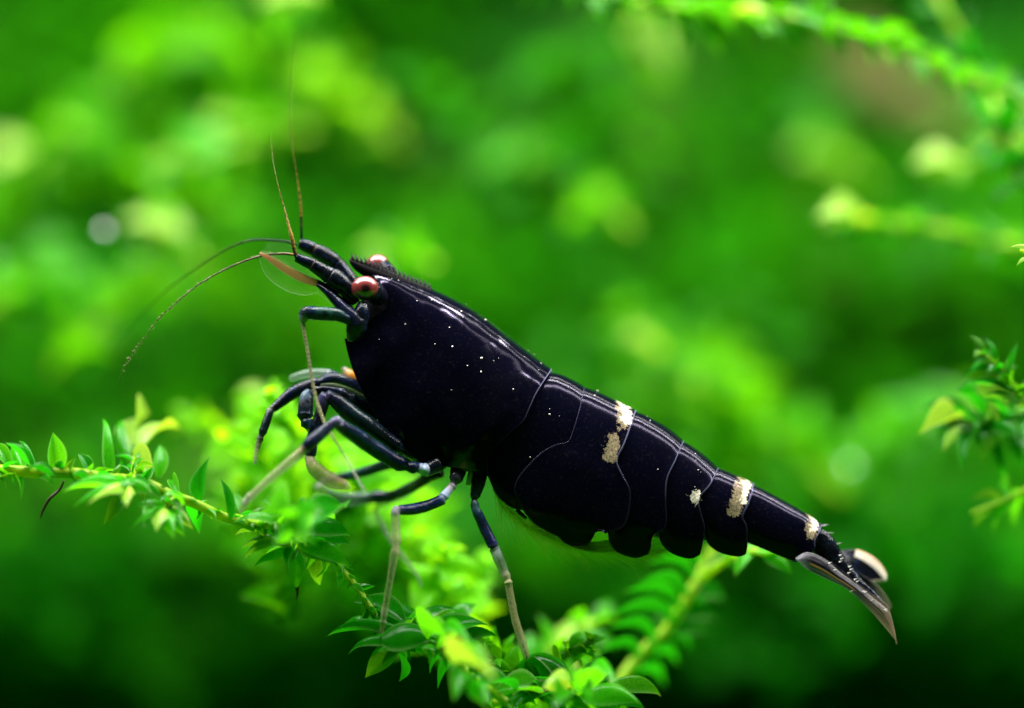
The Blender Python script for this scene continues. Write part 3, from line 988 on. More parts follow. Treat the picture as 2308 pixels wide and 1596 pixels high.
# left and upper background
BG = [
    ('pale tipped moss shoot hanging at the top', [(560, -80, 3.2), (620, -40, 3.2), (680, 0, 3.2)], [((720, -10, 3.1), (580, 10, 3.0), 85), ((700, 0, 3.1), (620, 30, 3.0), 70)], M_leaf),
    ('far moss shoot with a shining leaf, left of the upright antenna', [(560, 330, 3.6), (480, 350, 3.6), (400, 370, 3.6)], [((440, 370, 3.6), (340, 372, 3.5), 55)], M_leaf),
    ('far moss shoot with broad pale leaves behind the antenna tip', [(700, 300, 4.2), (600, 290, 4.2), (520, 270, 4.2)], [((560, 300, 4.2), (460, 270, 4.1), 110), ((640, 320, 4.2), (540, 340, 4.1), 60)], M_leaf_back),
    ('far moss shoot with a glowing pale leaf below the bent antenna', [(460, 600, 3.3), (410, 550, 3.3), (360, 510, 3.3)], [((410, 530, 3.2), (280, 500, 3.2), 100), ((400, 560, 3.2), (300, 540, 3.2), 80)], M_leaf),
    ('far grey-green moss shoot at the left', [(40, 420, 4.6), (120, 340, 4.6), (180, 290, 4.6)], [((220, 350, 4.6), (90, 280, 4.5), 150), ((60, 330, 4.6), (-20, 380, 4.5), 100)], M_leaf_back),
    ('far moss shoot with one pale leaf just behind the head', [(980, 600, 3.0), (930, 585, 3.0), (880, 570, 3.0)], [((910, 575, 3.0), (800, 565, 3.0), 40)], M_leaf),
    ('far yellow-green moss shoot left of the long antenna', [(120, 840, 3.6), (220, 730, 3.6), (300, 660, 3.6), (380, 620, 3.6)], [], M_leaf_back),
    ('far yellow moss tuft above the antennae', [(900, 330, 5.2), (820, 250, 5.2), (740, 200, 5.2), (680, 180, 5.2)], [], M_leaf_glow),
    ('far moss tuft with round bright leaves above the back', [(1280, 460, 4.6), (1220, 400, 4.6), (1170, 350, 4.6)], [((1240, 390, 4.6), (1160, 350, 4.6), 80)], M_leaf),
    ('far moss leaf pair above the middle of the back', [(1420, 520, 3.8), (1370, 470, 3.8), (1330, 440, 3.8)], [((1380, 470, 3.8), (1310, 440, 3.8), 70)], M_leaf_back),
    ('far pale moss leaf under the arching shoot', [(1420, 0, 4.4), (1460, 60, 4.4), (1500, 110, 4.4)], [((1440, 40, 4.4), (1510, 160, 4.3), 120), ((1420, 60, 4.4), (1470, 170, 4.3), 80)], M_leaf_back),
    ('far moss tuft in the open space right of the back', [(1960, 420, 5.6), (1880, 380, 5.6), (1830, 330, 5.6)], [((1920, 400, 5.6), (1780, 340, 5.5), 130)], M_leaf_back),
    ('far moss shoot at the lower left', [(-40, 700, 3.8), (60, 640, 3.8), (130, 590, 3.8)], [], M_leaf),
    ('far olive moss shoot in the top left', [(250, 200, 4.8), (340, 130, 4.8), (420, 90, 4.8), (500, 70, 4.8)], [((360, 130, 4.8), (280, 160, 4.8), 80)], M_leaf_back),
]
for lab, path, tips, m in BG:
    back_sprig(lab, path, .03, .30, .16, .045, m, 58, tips)


# ------------------------------------------------------------------ the mass of moss on the bank, too soft to count
def moss_mass():
    verts, faces = [], []

    def put(base, tip, w, hint):
        m = leaf_matrix(base, tip, w, hint)
        o = len(verts)
        for t, ww, zz in ((0, .25, 0), (.4, 1, .12), (1, .04, 0)):
            verts.append(m @ Vector((-.5 * ww, t, zz)))
            verts.append(m @ Vector((.5 * ww, t, zz)))
        faces.append((o, o + 1, o + 3, o + 2))
        faces.append((o + 2, o + 3, o + 5, o + 4))
    for _ in range(26000):
        x = R.uniform(-8, 8)
        zc = R.uniform(-3.2, 4.2)
        cl = noise.noise(Vector((x * 0.9, zc * 0.9, 11.0)))
        if cl < R.uniform(-.5, .3):
            continue
        y = bank_y(x, zc) - R.uniform(0.0, 1.0) * (0.5 + 1.3 * max(0, cl))
        b = Vector((x, y, zc))
        d = Vector((R.uniform(-1, 1), R.uniform(-1, .2), R.uniform(-.4, .9))).normalized()
        L = R.uniform(.16, .42)
        put(b, b + d * L, L * R.uniform(.4, .65), Vector((R.uniform(-.4, .4), R.uniform(-.9, 0), 1)))
    o = link('moss_carpet', mesh('moss_carpet', verts, faces), M_leaf_carpet)
    tag(o, 'soft mass of out-of-focus green moss covering the bank behind everything', 'moss', kind='stuff')


moss_mass()


# ------------------------------------------------------------------ driftwood behind
def driftwood(label, path, r0, r1):
    P = [at(*p) for p in path]
    Q, V = catmull(P, [[r0 + (r1 - r0) * i / (len(P) - 1)] for i in range(len(P))], 10)
    v, f, _ = tube_data(Q, [x[0] for x in V], seg=16)
    v = [p + Vector((noise.noise(p * 2.2), noise.noise(p * 2.2 + Vector((4, 0, 0))), noise.noise(p * 2.2 + Vector((0, 4, 0))))) * 0.12 for p in v]
    o = link('driftwood', mesh('driftwood', v, f), M_wood)
    tag(o, label, 'driftwood', 'driftwood behind the moss')


driftwood('blurred tan driftwood branch leaning down behind the arching shoot', [(1800, 60, 8.8), (1900, 130, 8.4), (2030, 230, 8.1), (2120, 310, 8.0), (2180, 400, 8.4)], .15, .17)
driftwood('blurred brown driftwood piece low behind the pale shining leaf', [(1840, 580, 8.0), (1940, 640, 7.5), (2040, 690, 7.5), (2180, 740, 7.8), (2350, 780, 8.0)], .16, .18)


# ------------------------------------------------------------------ drifting particles (out of focus discs)
def particle(x, y, Y, r, label):
    bm = bmesh.new()
    bmesh.ops.create_icosphere(bm, subdivisions=2, radius=r)
    for v in bm.verts:
        v.co *= 1 + 0.25 * noise.noise(v.co * 40 + Vector((x, y, 0)))
    me = bpy.data.meshes.new('drifting_particle')
    bm.to_mesh(me)
    bm.free()
    o = link('drifting_particle', me, M_part)
    o.location = at(x, y, Y)
    tag(o, label, 'particle', 'particles drifting in the water')


particle(1915, 1050, 3.6, .017, 'pale drifting particle blurred to a disc above the tail')
particle(234, 521, 2.6, .019, 'bluish drifting particle blurred to a small disc beside a glowing leaf')


# ================================================================== THE SHRIMP
shrimp = thing('shrimp', 'glossy black freshwater shrimp with copper eyes and ragged white patches, perched on moss', 'shrimp', at(1200, 1250, 0.2))
YM = 0.20                                   # its plane of symmetry
SHIFT = (10 / 0.3, -24 / 0.3)               # the far side stands a little higher: it leans toward the viewer


def depth_profile(v):
    if v < 0.55:
        s = v / 0.55
        return math.sqrt(max(0, 1 - (1 - s) ** 2.0))
    s = (v - 0.55) / 0.45
    return 1 - 0.22 * s * s


def interp(tab, u):
    for (a, x), (b, y) in zip(tab, tab[1:]):
        if u <= b:
            f = (u - a) / (b - a)
            f = f * f * (3 - 2 * f)
            return x + (y - x) * f
    return tab[-1][1]


def plate(name, T, Rr, B, Lf, W, nu=36, nv=30, rim=1.0, front_rim=0.0, tuck=0.0, rtuck=0.0, flare=0.008, parent=None, thick=0.012, label=None):
    """both flanks of one shell plate; depth swells from the back ridge to the flank"""
    ln = sum(math.dist(a, b) for a, b in zip(T, T[1:]))
    us = [4.0 / ln + (1 - 8.0 / ln) * i / (nu - 7) for i in range(nu - 6)]
    us = [0, 1.2 / ln, 2.4 / ln] + us + [1 - 2.6 / ln, 1 - 1.4 / ln, 1]
    g = coons(T, Rr, B, Lf, nu, nv, us)
    verts, cols, idx = [], [], {}
    for side in (-1, 1):
        for i in range(nu):
            u = us[i]
            w = interp(W, u)
            kt = tuck * max(0, 1 - u / 0.3) ** 1.5 + rtuck * max(0, (u - .6) / .4) ** 1.5
            fl = flare * max(0, (u - 0.8) / 0.2) ** 2
            for j in range(nv):
                v = j / (nv - 1)
                if side == 1 and j == 0:
                    idx[(side, i, j)] = idx[(-1, i, j)]
                    continue
                d = w * (1 - kt) * depth_profile(v) + fl * min(1, v * 6)
                x, y = g[i][j]
                y += kt * 130 * max(0, 1 - v * 1.4)
                if side == 1:
                    x += SHIFT[0] * 2 * d
                    y += SHIFT[1] * 2 * d - 26 * v * v
                idx[(side, i, j)] = len(verts)
                verts.append(at(x, y, YM + side * d))
                e = 0.0
                if i >= nu - 2:
                    e = rim * (0.03 + 0.62 * max(0, 1 - v / 0.5))
                if i <= 1 and front_rim:
                    e = front_rim * (1 - .6 * v)
                cols.append((e, e, e, 1))
    faces = []
    for side in (-1, 1):
        for i in range(nu - 1):
            for j in range(nv - 1):
                q = (idx[(side, i, j)], idx[(side, i, j + 1)], idx[(side, i + 1, j + 1)], idx[(side, i + 1, j)])
                faces.append(q if side == -1 else q[::-1])
    o = link(name, mesh(name, verts, faces, cols), M_carapace if name == 'carapace' else M_shell, parent or shrimp)
    md = o.modifiers.new('thickness', 'SOLIDIFY')
    md.thickness = thick
    md.offset = -1
    if label:
        o['label'] = label
    return o


def shift(pts, dx, dy=0):
    return [(x + dx, y + dy) for x, y in pts]


# soft body inside the shell, one continuous surface from head to tail
bp = [(812, 700, 40, .07), (850, 715, 66, .09), (920, 800, 120, .13), (1020, 880, 150, .15), (1120, 920, 125, .15), (1200, 990, 110, .14), (1300, 1060, 128, .15),
      (1400, 1085, 118, .14), (1500, 1130, 92, .12), (1600, 1155, 70, .10), (1700, 1175, 52, .08), (1800, 1205, 34, .055), (1850, 1225, 22, .04)]
cv, cf = [], []
P, V = catmull([at(x, y, YM) for x, y, _, _ in bp], [[h * S, w] for _, _, h, w in bp], 6)
for i, p in enumerate(P):
    t = (P[min(i + 1, len(P) - 1)] - P[max(i - 1, 0)]).normalized()
    up = Vector((-t.z, 0, t.x))
    for k in range(20):
        w = 2 * math.pi * k / 20
        cv.append(p + up * math.cos(w) * V[i][0] * .93 + Vector((0, 1, 0)) * math.sin(w) * V[i][1] * .9)
n = len(P)
for i in range(n - 1):
    for k in range(20):
        cf.append((i * 20 + k, i * 20 + (k + 1) % 20, (i + 1) * 20 + (k + 1) % 20, (i + 1) * 20 + k))
cf.append(tuple(range(19, -1, -1)))
cf.append(tuple((n - 1) * 20 + k for k in range(20)))
link('body', mesh('body', cv, cf), M_flesh, shrimp)

# carapace
car_R = [(1243, 834), (1225, 860), (1207, 889), (1192, 922), (1178, 950), (1149, 976), (1111, 1015), (1099, 1040), (1098, 1064)]
carapace = plate('carapace',
                 [(832, 611), (880, 622), (950, 645), (1000, 666), (1050, 692), (1100, 724), (1150, 763), (1200, 803), (1243, 834)],
                 car_R,
                 [(776, 764), (790, 820), (815, 880), (850, 945), (900, 1000), (945, 1034), (1000, 1050), (1060, 1064), (1098, 1064)],
                 [(832, 611), (848, 628), (866, 650), (874, 678), (862, 702), (838, 716), (822, 736), (806, 752), (776, 764)],
                 [(0, .085), (.25, .155), (.55, .195), (.85, .19), (1, .175)], nu=64, nv=48, front_rim=0.02, rim=0.8)

# abdomen plates
seg2_L = [(1316, 872), Z3(890, 430), Z3(840, 600), Z3(805, 670), Z3(720, 690), Z3(620, 745), Z3(530, 830), Z3(450, 930), Z3(430, 1020), Z3(470, 1090), Z3(560, 1145)]
plate('abdomen_segment', [(1225, 832), (1262, 843), (1300, 861), (1345, 884)], [(1345, 884), (1330, 930), (1310, 985), (1290, 1040), (1260, 1090), (1215, 1140)],
      [(1098, 1062), (1103, 1082), Z3(300, 1040), Z3(370, 1110), Z3(450, 1150), Z3(520, 1145), (1215, 1140)], [(1225, 832)] + shift(car_R, -14)[1:-1] + [(1098, 1062)],
      [(0, .160), (1, .160)], tuck=0.06, rtuck=0.10, rim=0, flare=0)
plate('abdomen_segment', [(1316, 871), (1350, 884), (1392, 904), (1433, 925)],
      [(1433, 925), Z3(1250, 560), Z3(1200, 690), Z3(1150, 800), ZE(800, 620), ZE(835, 690), ZE(832, 790), ZE(805, 868), ZE(740, 890), ZE(672, 893), ZE(652, 925), ZE(632, 957)],
      [Z3(565, 1150), ZE(361, 850), ZE(420, 890), ZE(480, 920), ZE(515, 950), ZE(575, 966), ZE(632, 957)],
      seg2_L, [(0, .172), (.4, .182), (1, .172)], nu=44, nv=40, front_rim=0.10, rim=0.85, thick=0.010)
seg3_R = [(1541, 994), ZE(1060, 540), ZE(1015, 640), ZE(1010, 760), ZE(1014, 840), ZE(1000, 886), ZE(966, 897), ZE(942, 925), ZE(937, 970), ZE(925, 1005)]
plate('abdomen_segment', [(1405, 918), (1440, 929), (1490, 955), (1520, 976), (1541, 994)], seg3_R,
      [ZE(725, 870), ZE(730, 935), ZE(760, 985), ZE(810, 1012), ZE(870, 1023), ZE(925, 1005)],
      [(1405, 918), (1390, 1000), (1360, 1060), (1355, 1120), ZE(725, 870)], [(0, .150), (.5, .160), (1, .150)], tuck=0.06, rim=0.7)
seg4_R = [(1619, 1055), ZE(1230, 660), ZE(1172, 730), ZE(1180, 800), ZE(1200, 870), ZE(1196, 915), ZE(1190, 960), ZE(1178, 1008)]
plate('abdomen_segment', [(1515, 986), (1545, 997), (1585, 1024), (1619, 1055)], seg4_R,
      [ZE(972, 885), ZE(985, 945), ZE(1030, 995), ZE(1090, 1021), ZE(1140, 1026), ZE(1178, 1008)],
      [(1515, 986), (1500, 1040), (1480, 1090), (1476, 1150), ZE(972, 885)], [(0, .134), (.5, .138), (1, .128)], tuck=0.06, rim=0.6)
seg5_R = [(1697, 1090), Z4(605, 460), Z4(560, 570), Z4(532, 640), Z4(560, 700), ZE(1410, 935), ZE(1409, 975), ZE(1403, 1006)]
plate('abdomen_segment', [(1596, 1048), (1622, 1056), (1660, 1072), (1697, 1090)], seg5_R,
      [ZE(1194, 895), ZE(1215, 950), ZE(1255, 986), ZE(1310, 1008), ZE(1370, 1017), ZE(1403, 1006)],
      [(1596, 1048), (1580, 1090), (1562, 1130), (1570, 1160), ZE(1194, 895)], [(0, .112), (.5, .116), (1, .105)], tuck=0.06, rim=0.8)
plate('abdomen_segment', [(1675, 1084), (1700, 1092), (1740, 1114), (1780, 1136), (1816, 1157), (1852, 1182)],
      [(1852, 1182), Z4(1075, 745), Z4(1045, 800), Z4(1040, 860), Z4(990, 905), Z4(890, 942)],
      [Z4(575, 822), Z4(660, 855), Z4(760, 897), Z4(870, 942), Z4(890, 942)],
      [(1675, 1084), (1668, 1130), (1664, 1170), Z4(575, 822)], [(0, .094), (.5, .088), (1, .070)], tuck=0.06, rim=0.8)

# rostrum: a thin toothed blade from the carapace
top = [(786, 582), (800, 584), (830, 594), (880, 611), (930, 632), (975, 650)]
bot = [(788, 594), (800, 609), (822, 624), (850, 637), (900, 655), (960, 672)]
tp, bt = resample2(top, 60), resample2(bot, 60)
rv, rf, rc = [], [], []
for i in range(60):
    u = i / 59
    hw = 0.012 + 0.03 * u
    for q, dy in ((tp[i], 0), ((tp[i] + bt[i]) / 2, -hw), (bt[i], 0), ((tp[i] + bt[i]) / 2, hw)):
        rv.append(at(q[0], q[1], YM - 0.02 * (1 - u) + dy))
        rc.append((0, 0, 0, 1))
for i in range(59):
    for k in range(4):
        rf.append((i * 4 + k, i * 4 + (k + 1) % 4, (i + 1) * 4 + (k + 1) % 4, (i + 1) * 4 + k))
rf.append((3, 2, 1, 0))
rf.append((236, 237, 238, 239))
rostrum = link('rostrum', mesh('rostrum', rv, rf, rc), M_flesh, shrimp)
teeth = []
for i in range(2, 60):
    if i % 3:
        continue
    p = tp[i]
    q = at(p[0], p[1], YM - 0.02)
    t = at(p[0] - 4 - R.uniform(0, 3), p[1] - 11 - R.uniform(0, 5), YM - 0.02)
    teeth.append((q, t, 0.009))
hv, hf = hairs_data(teeth, 4)
o = link('teeth', mesh('teeth', hv, hf, [(0.012, 0.018, 0.004, 1)] * len(hv)), M_flesh, shrimp)
o['kind'] = 'stuff'

# eyes
e1 = at(822, 650, YM - 0.165)
e2 = at(851, 596, YM + 0.10)
for c, rad, axis in ((e1, (31.5, 28), (0.12, -1, -0.02)), (e2, (27, 23), (-.2, .8, .4))):
    bm = bmesh.new()
    bmesh.ops.create_uvsphere(bm, u_segments=40, v_segments=28, radius=1)
    M = Matrix.Rotation(math.radians(-6), 4, 'Y') @ Matrix.Diagonal((rad[0] * S, 26 * S, rad[1] * S, 1))
    bmesh.ops.transform(bm, matrix=Matrix.Translation(c) @ M, verts=bm.verts)
    me = bpy.data.meshes.new('eye')
    bm.to_mesh(me)
    bm.free()
    eo = link('eye', me, eye_material(c, axis), shrimp)
    sgn = -1 if c is e1 else 1
    sp = [c + Vector((0.012, -sgn * .008, -.004)), c + Vector((.03, -sgn * .03, -.014)), c + Vector((.05, -sgn * .09, -.03))]
    Q, V = catmull(sp, [[.040], [.044], [.040]] if sgn < 0 else [[.03], [.03], [.026]], 5)
    v_, f_, c_ = tube_data(Q, [x[0] for x in V], [(0.006, 0.005, 0.012, 1)] * len(Q), seg=16)
    link('eyestalk', mesh('eyestalk', v_, f_, c_), M_limb, shrimp)

NAVY = (0.0025, 0.005, 0.024, 1)
BLACK = (0.0018, 0.0018, 0.005, 1)
GREEN = (0.006, 0.030, 0.022, .96)
BLUE = (0.007, 0.018, 0.07, 1)
PALE = (0.45, 0.55, 0.75, 1)
TAN = (0.42, 0.43, 0.22, .42)
TANO = (0.42, 0.40, 0.19, .55)
SMOKE = (0.30, 0.34, 0.26, .35)
GOLD = (0.30, 0.19, 0.03, .95)
LILAC = (0.075, 0.065, 0.15, .95)


def limb(name, pts, parent=None, mat=None, seg=10, sub=6, setae=None, bands=None, label=None, squash=1.0, joints=()):
    """pts: (x, y, Y, radius_px, colour)"""
    P0 = [at(p[0], p[1], p[2]) for p in pts]
    V0 = [[p[3] * S] + list(p[4]) for p in pts]
    P, V = catmull(P0, V0, sub)
    slim = 0.66 if name == 'antenna' else 1.0
    rads = [max(v[0] * slim, 0.0006) * (1 + 0.10 * noise.noise(p * 18) + 0.05 * noise.noise(p * 60)) for v, p in zip(V, P)]
    cols = [tuple(v[1:5]) for v in V]
    for j in joints:
        for dk, fr in ((-2, .96), (-1, .80), (0, .66), (1, .80), (2, .98)):
            i = j * sub + dk
            if 0 <= i < len(rads):
                rads[i] *= fr
        for dk in (-3, 3):
            i = j * sub + dk
            if 0 <= i < len(rads):
                rads[i] *= 1.10
    if bands:
        cols = [tuple(c * (1.0 if (i // bands) % 2 else 0.65) for c in cc[:3]) + (cc[3],) for i, cc in enumerate(cols)]
        rads = [r * (1.0 if (i // bands) % 2 else 0.9) for i, r in enumerate(rads)]
    v, f, c = tube_data(P, rads, cols, seg, squash)
    o = link(name, mesh(name, v, f, c), mat or M_limb, parent or shrimp)
    if label:
        o['label'] = label
    if setae:
        a, b, count, ln, colr = setae
        items = []
        for _ in range(count):
            i = int(R.uniform(a, b) * (len(P) - 2))
            t = (P[i + 1] - P[i]).normalized()
            d = Vector((R.uniform(-1, 1), R.uniform(-1, 1), R.uniform(-1, 1)))
            d = (d - t * d.dot(t)).normalized() + t * R.uniform(.3, .9)
            q = P[i].lerp(P[i + 1], R.random())
            items.append((q, q + d.normalized() * ln * S * R.uniform(.6, 1.2), 0.0026))
        hv, hf = hairs_data(items)
        h = link('setae', mesh('setae', hv, hf, [colr] * len(hv)), M_hair, shrimp)
        h.parent = o
        h.location = (0, 0, 0)
        h['kind'] = 'stuff'
    return o


def zp(zf, pts):
    """(zx, zy, Y, radius in zoomed px / zoom, colour)"""
    return [(*zf(p[0], p[1]), p[2], p[3], p[4]) for p in pts]


k1 = 0.2635
# antennule stalks and their flagella
ant_near = limb('antennule_stalk', zp(Z1, [(1010, 740, .07, 18.2, BLACK), (940, 670, .06, 22.1, BLACK), (860, 600, .05, 23.4, BLACK), (785, 545, .05, 22.1, BLACK), (772, 536, .05, 17.6, (.05, .045, .05, 1)),
                (760, 528, .05, 20.2, BLACK), (690, 485, .05, 17.6, BLACK), (632, 448, .05, 15.6, BLACK), (622, 440, .05, 13.0, (.08, .06, .05, 1)), (612, 434, .05, 14.3, BLACK), (540, 405, .05, 13.0, NAVY), (480, 378, .05, 10.4, BLACK)]),
                setae=(.3, .95, 30, 9, (.4, .3, .2, .7)))
ant_far = limb('antennule_stalk', zp(Z1, [(1010, 690, .22, 19.5, BLACK), (930, 580, .24, 23.4, BLACK), (860, 480, .25, 22.1, BLACK), (822, 430, .25, 18.2, BLACK), (800, 410, .25, 19.5, BLACK), (720, 360, .26, 19.5, BLACK),
                (645, 322, .26, 16.9, NAVY), (634, 316, .26, 13.0, (.25, .14, .05, 1)), (624, 310, .26, 15.6, BLACK), (560, 280, .26, 15.0, NAVY), (505, 262, .26, 11.7, BLACK)]), setae=(.2, .95, 20, 9, (.4, .3, .2, .7)))
GB = (0.10, 0.055, 0.012, 1)
GFA = (0.22, 0.20, 0.03, .55)
limb('antenna', zp(Z8, [(1000, 1012, .05, 7, BLACK), (988, 975, .05, 7, GB), (975, 910, .05, 7, GOLD), (962, 860, .06, 4.5, GOLD), (930, 740, .10, 2.2, (.20, .13, .02, .8)), (905, 640, .14, 1.5, GFA), (888, 550, .2, 1.2, GFA), (878, 440, .26, .8, GFA)]),
     sub=14, bands=2, setae=(0.1, .5, 40, 8, (.5, .35, .12, .7)))
limb('antenna', zp(Z8, [(1020, 930, .26, 5.5, BLACK), (1019, 885, .26, 5, BLACK), (1018, 862, .26, 5, (.03, .03, .02, 1)), (1017, 800, .26, 5, GOLD), (1013, 740, .26, 4.2, GOLD), (1000, 640, .27, 2.3, (.25, .18, .03, .9)), (985, 540, .28, 2, GFA),
     (970, 420, .3, 1.7, GFA), (967, 330, .32, 1.5, GFA), (974, 200, .36, 1.3, GFA), (984, 60, .4, 1.0, GFA), (990, -40, .42, .7, GFA)]), sub=12, bands=2)
TB = (0.16, 0.10, 0.05, 1)
limb('antenna', zp(Z8, [(985, 990, .06, 5.5, (.5, .3, .08, 1)), (950, 985, .06, 5, TB), (900, 986, .05, 4.6, TB), (830, 996, .03, 4.0, TB), (740, 1024, .0, 3.4, (.15, .13, .05, 1)), (650, 1066, -.02, 3, (.15, .15, .05, .95)),
     (560, 1116, -.03, 2.7, (.16, .18, .05, .9)), (490, 1170, -.03, 2.4, (.16, .2, .05, .85)), (430, 1222, -.02, 2.2, (.2, .24, .06, .85)), (370, 1276, 0, 1.9, (.2, .26, .05, .8)), (300, 1366, .03, 1.7, (.2, .27, .05, .75)),
     (240, 1445, .06, 1.5, (.2, .3, .05, .7)), (200, 1512, .08, 1.3, (.2, .3, .05, .6)), (170, 1595, .1, .8, (.2, .3, .05, .5))]), sub=14, bands=2, setae=(0.05, .95, 170, 9, (.35, .34, .16, .7)))
DK = (0.06, 0.07, 0.015, .95)
limb('antenna', zp(Z8, [(1000, 945, .27, 4.5, (.02, .02, .015, 1)), (950, 930, .27, 4.5, (.02, .03, .012, 1)), (880, 922, .28, 4.2, (.03, .04, .012, 1)), (800, 921, .3, 3.8, (.03, .04, .012, 1)), (720, 942, .33, 3.3, DK), (640, 984, .36, 2.9, DK),
     (560, 1034, .4, 2.6, DK), (480, 1090, .44, 2.3, (.07, .1, .02, .8)), (400, 1152, .48, 2, (.08, .14, .02, .6)), (300, 1250, .52, 1.6, (.1, .18, .02, .45)), (210, 1360, .55, 1.2, (.1, .18, .02, .4)), (150, 1430, .58, .8, (.1, .18, .02, .35))]), sub=12, bands=2)


# antennal scales: clear blades with an amber stripe
def blade(name, T, Rr, B, Lf, depth, colour, nu=30, nv=14, parent=None, mat=None, thick=0.004, label=None):
    g = coons(T, Rr, B, Lf, nu, nv)
    v, c, f = [], [], []
    for i in range(nu):
        for j in range(nv):
            u, w = i / (nu - 1), j / (nv - 1)
            v.append(at(g[i][j][0], g[i][j][1], depth(u, w)))
            c.append(colour(u, w))
    for i in range(nu - 1):
        for j in range(nv - 1):
            f.append((i * nv + j, i * nv + j + 1, (i + 1) * nv + j + 1, (i + 1) * nv + j))
    o = link(name, mesh(name, v, f, c), mat or M_sheer, parent or shrimp)
    md = o.modifiers.new('thickness', 'SOLIDIFY')
    md.thickness = thick
    if label:
        o['label'] = label
    return o


def lerp4(a, b, t):
    t = min(max(t, 0), 1)
    return tuple(x + (y - x) * t for x, y in zip(a, b))


def scale_col(u, w):
    # u: 0 tip .. 1 base, w: 0 upper edge .. 1 lower edge
    clear = (0.30, 0.45, 0.16, .025 + .03 * abs(math.sin(w * 40 + u * 9)))
    if w > 0.97:
        clear = (0.5, 0.6, 0.4, .12)
    stripe = (0.62, 0.36, 0.10, .8) if u < .58 else (0.006, 0.006, 0.02, 1)
    if u < .12:
        stripe = (0.75, 0.30, 0.14, .7)
    s = max(0, 1 - abs(w - (0.30 - .05 * u)) / (.16 + .14 * u))
    line = 0.6 + .4 * math.sin(w * 130 + u * 6)
    st = tuple(c * line for c in stripe[:3]) + (stripe[3],)
    out = lerp4(clear, st, min(1, s * 2.2))
    if u > .62:
        out = lerp4(out, (0.01, 0.012, 0.035, 1), (u - .62) / .12 if w < .75 else 0)
    return out


blade('antennal_scale', [Z1(180, 316), Z1(300, 350), Z1(420, 425), Z1(560, 505), Z1(700, 575), Z1(830, 680), Z1(960, 790)], [Z1(960, 790), Z1(985, 830), Z1(950, 880), Z1(910, 905)],
      [Z1(165, 400), Z1(210, 520), Z1(300, 610), Z1(430, 680), Z1(560, 705), Z1(660, 690), Z1(740, 750), Z1(830, 840), Z1(910, 905)], [Z1(180, 316), Z1(166, 350), Z1(165, 400)],
      lambda u, w: .035 - .015 * math.sin(w * 3.1) + .03 * u, scale_col, nu=60, nv=110)
blade('antennal_scale', [Z1(230, 270), Z1(330, 240), Z1(480, 290), Z1(650, 400), Z1(900, 600)], [Z1(900, 600), Z1(920, 640), Z1(900, 690)], [Z1(200, 330), Z1(330, 420), Z1(480, 500), Z1(640, 570), Z1(900, 690)], [Z1(230, 270), Z1(205, 300), Z1(200, 330)],
      lambda u, w: .33 + .02 * w, lambda u, w: (0.28, 0.45, 0.2, .03 if w < .95 else .10))
limb('scale_base', zp(Z1, [(1035, 1010, .03, 12, NAVY), (1000, 940, .015, 25, (.005, .007, .02, 1)), (950, 880, .01, 20, (.008, .009, .032, 1)), (870, 800, .01, 12, (.009, .009, .036, 1)), (760, 690, .02, 8, (.004, .004, .014, 1)), (660, 610, .03, 4, BLACK)]), seg=14)
limb('head_plate', zp(Z1, [(1050, 760, .03, 10, NAVY), (1040, 850, .02, 20, (.003, .004, .012, 1)), (1000, 960, .02, 24, (.004, .007, .017, 1)), (970, 1040, .03, 17, (.004, .012, .02, 1)), (940, 1070, .05, 8, NAVY)]), seg=14)

# second antenna: green stalk, long tan flagellum hanging across the legs
limb('antenna_stalk', zp(Z1, [(950, 920, .0, 12, NAVY), (880, 890, -.01, 14.5, (.004, .02, .02, 1)), (820, 868, -.01, 16, (.006, .035, .03, 1)), (740, 862, -.02, 16.5, (.01, .055, .035, 1)), (660, 858, -.02, 16.5, (.006, .035, .03, 1)), (600, 852, -.03, 16.5, NAVY),
     (560, 855, -.03, 14, (.02, .05, .05, 1)), (545, 890, -.03, 12, (.12, .16, .18, .95)), (540, 930, -.03, 8, (.3, .32, .28, .8))]), seg=14, setae=(.7, 1, 26, 12, (.45, .5, .4, .7)))
limb('antenna', [(*Z1(538, 915), -.03, 8, (.3, .32, .24, .8)), (*Z1(548, 1010), -.035, 7.2, TANO), (*Z1(570, 1130), -.04, 6.8, TANO), (*Z1(590, 1260), -.05, 6.5, TANO), (*Z1(610, 1390), -.06, 6.2, TANO), (*Z2(650, 560), -.08, 6.4, TANO),
     (*Z2(690, 680), -.10, 6.5, TANO), (*Z2(730, 780), -.12, 6.3, TAN), (*Z2(790, 880), -.14, 6, TAN), (*Z2(870, 1010), -.17, 5.8, TAN), (*Z2(950, 1150), -.2, 5.4, TAN), (*Z2(1020, 1270), -.24, 5, SMOKE), (*Z2(1080, 1380), -.28, 4, SMOKE)],
     sub=14, bands=2, setae=(0, .5, 120, 8, (.45, .45, .3, .6)))


# walking legs ---------------------------------------------------
SP = (0.5, 0.5, 0.55, .8)
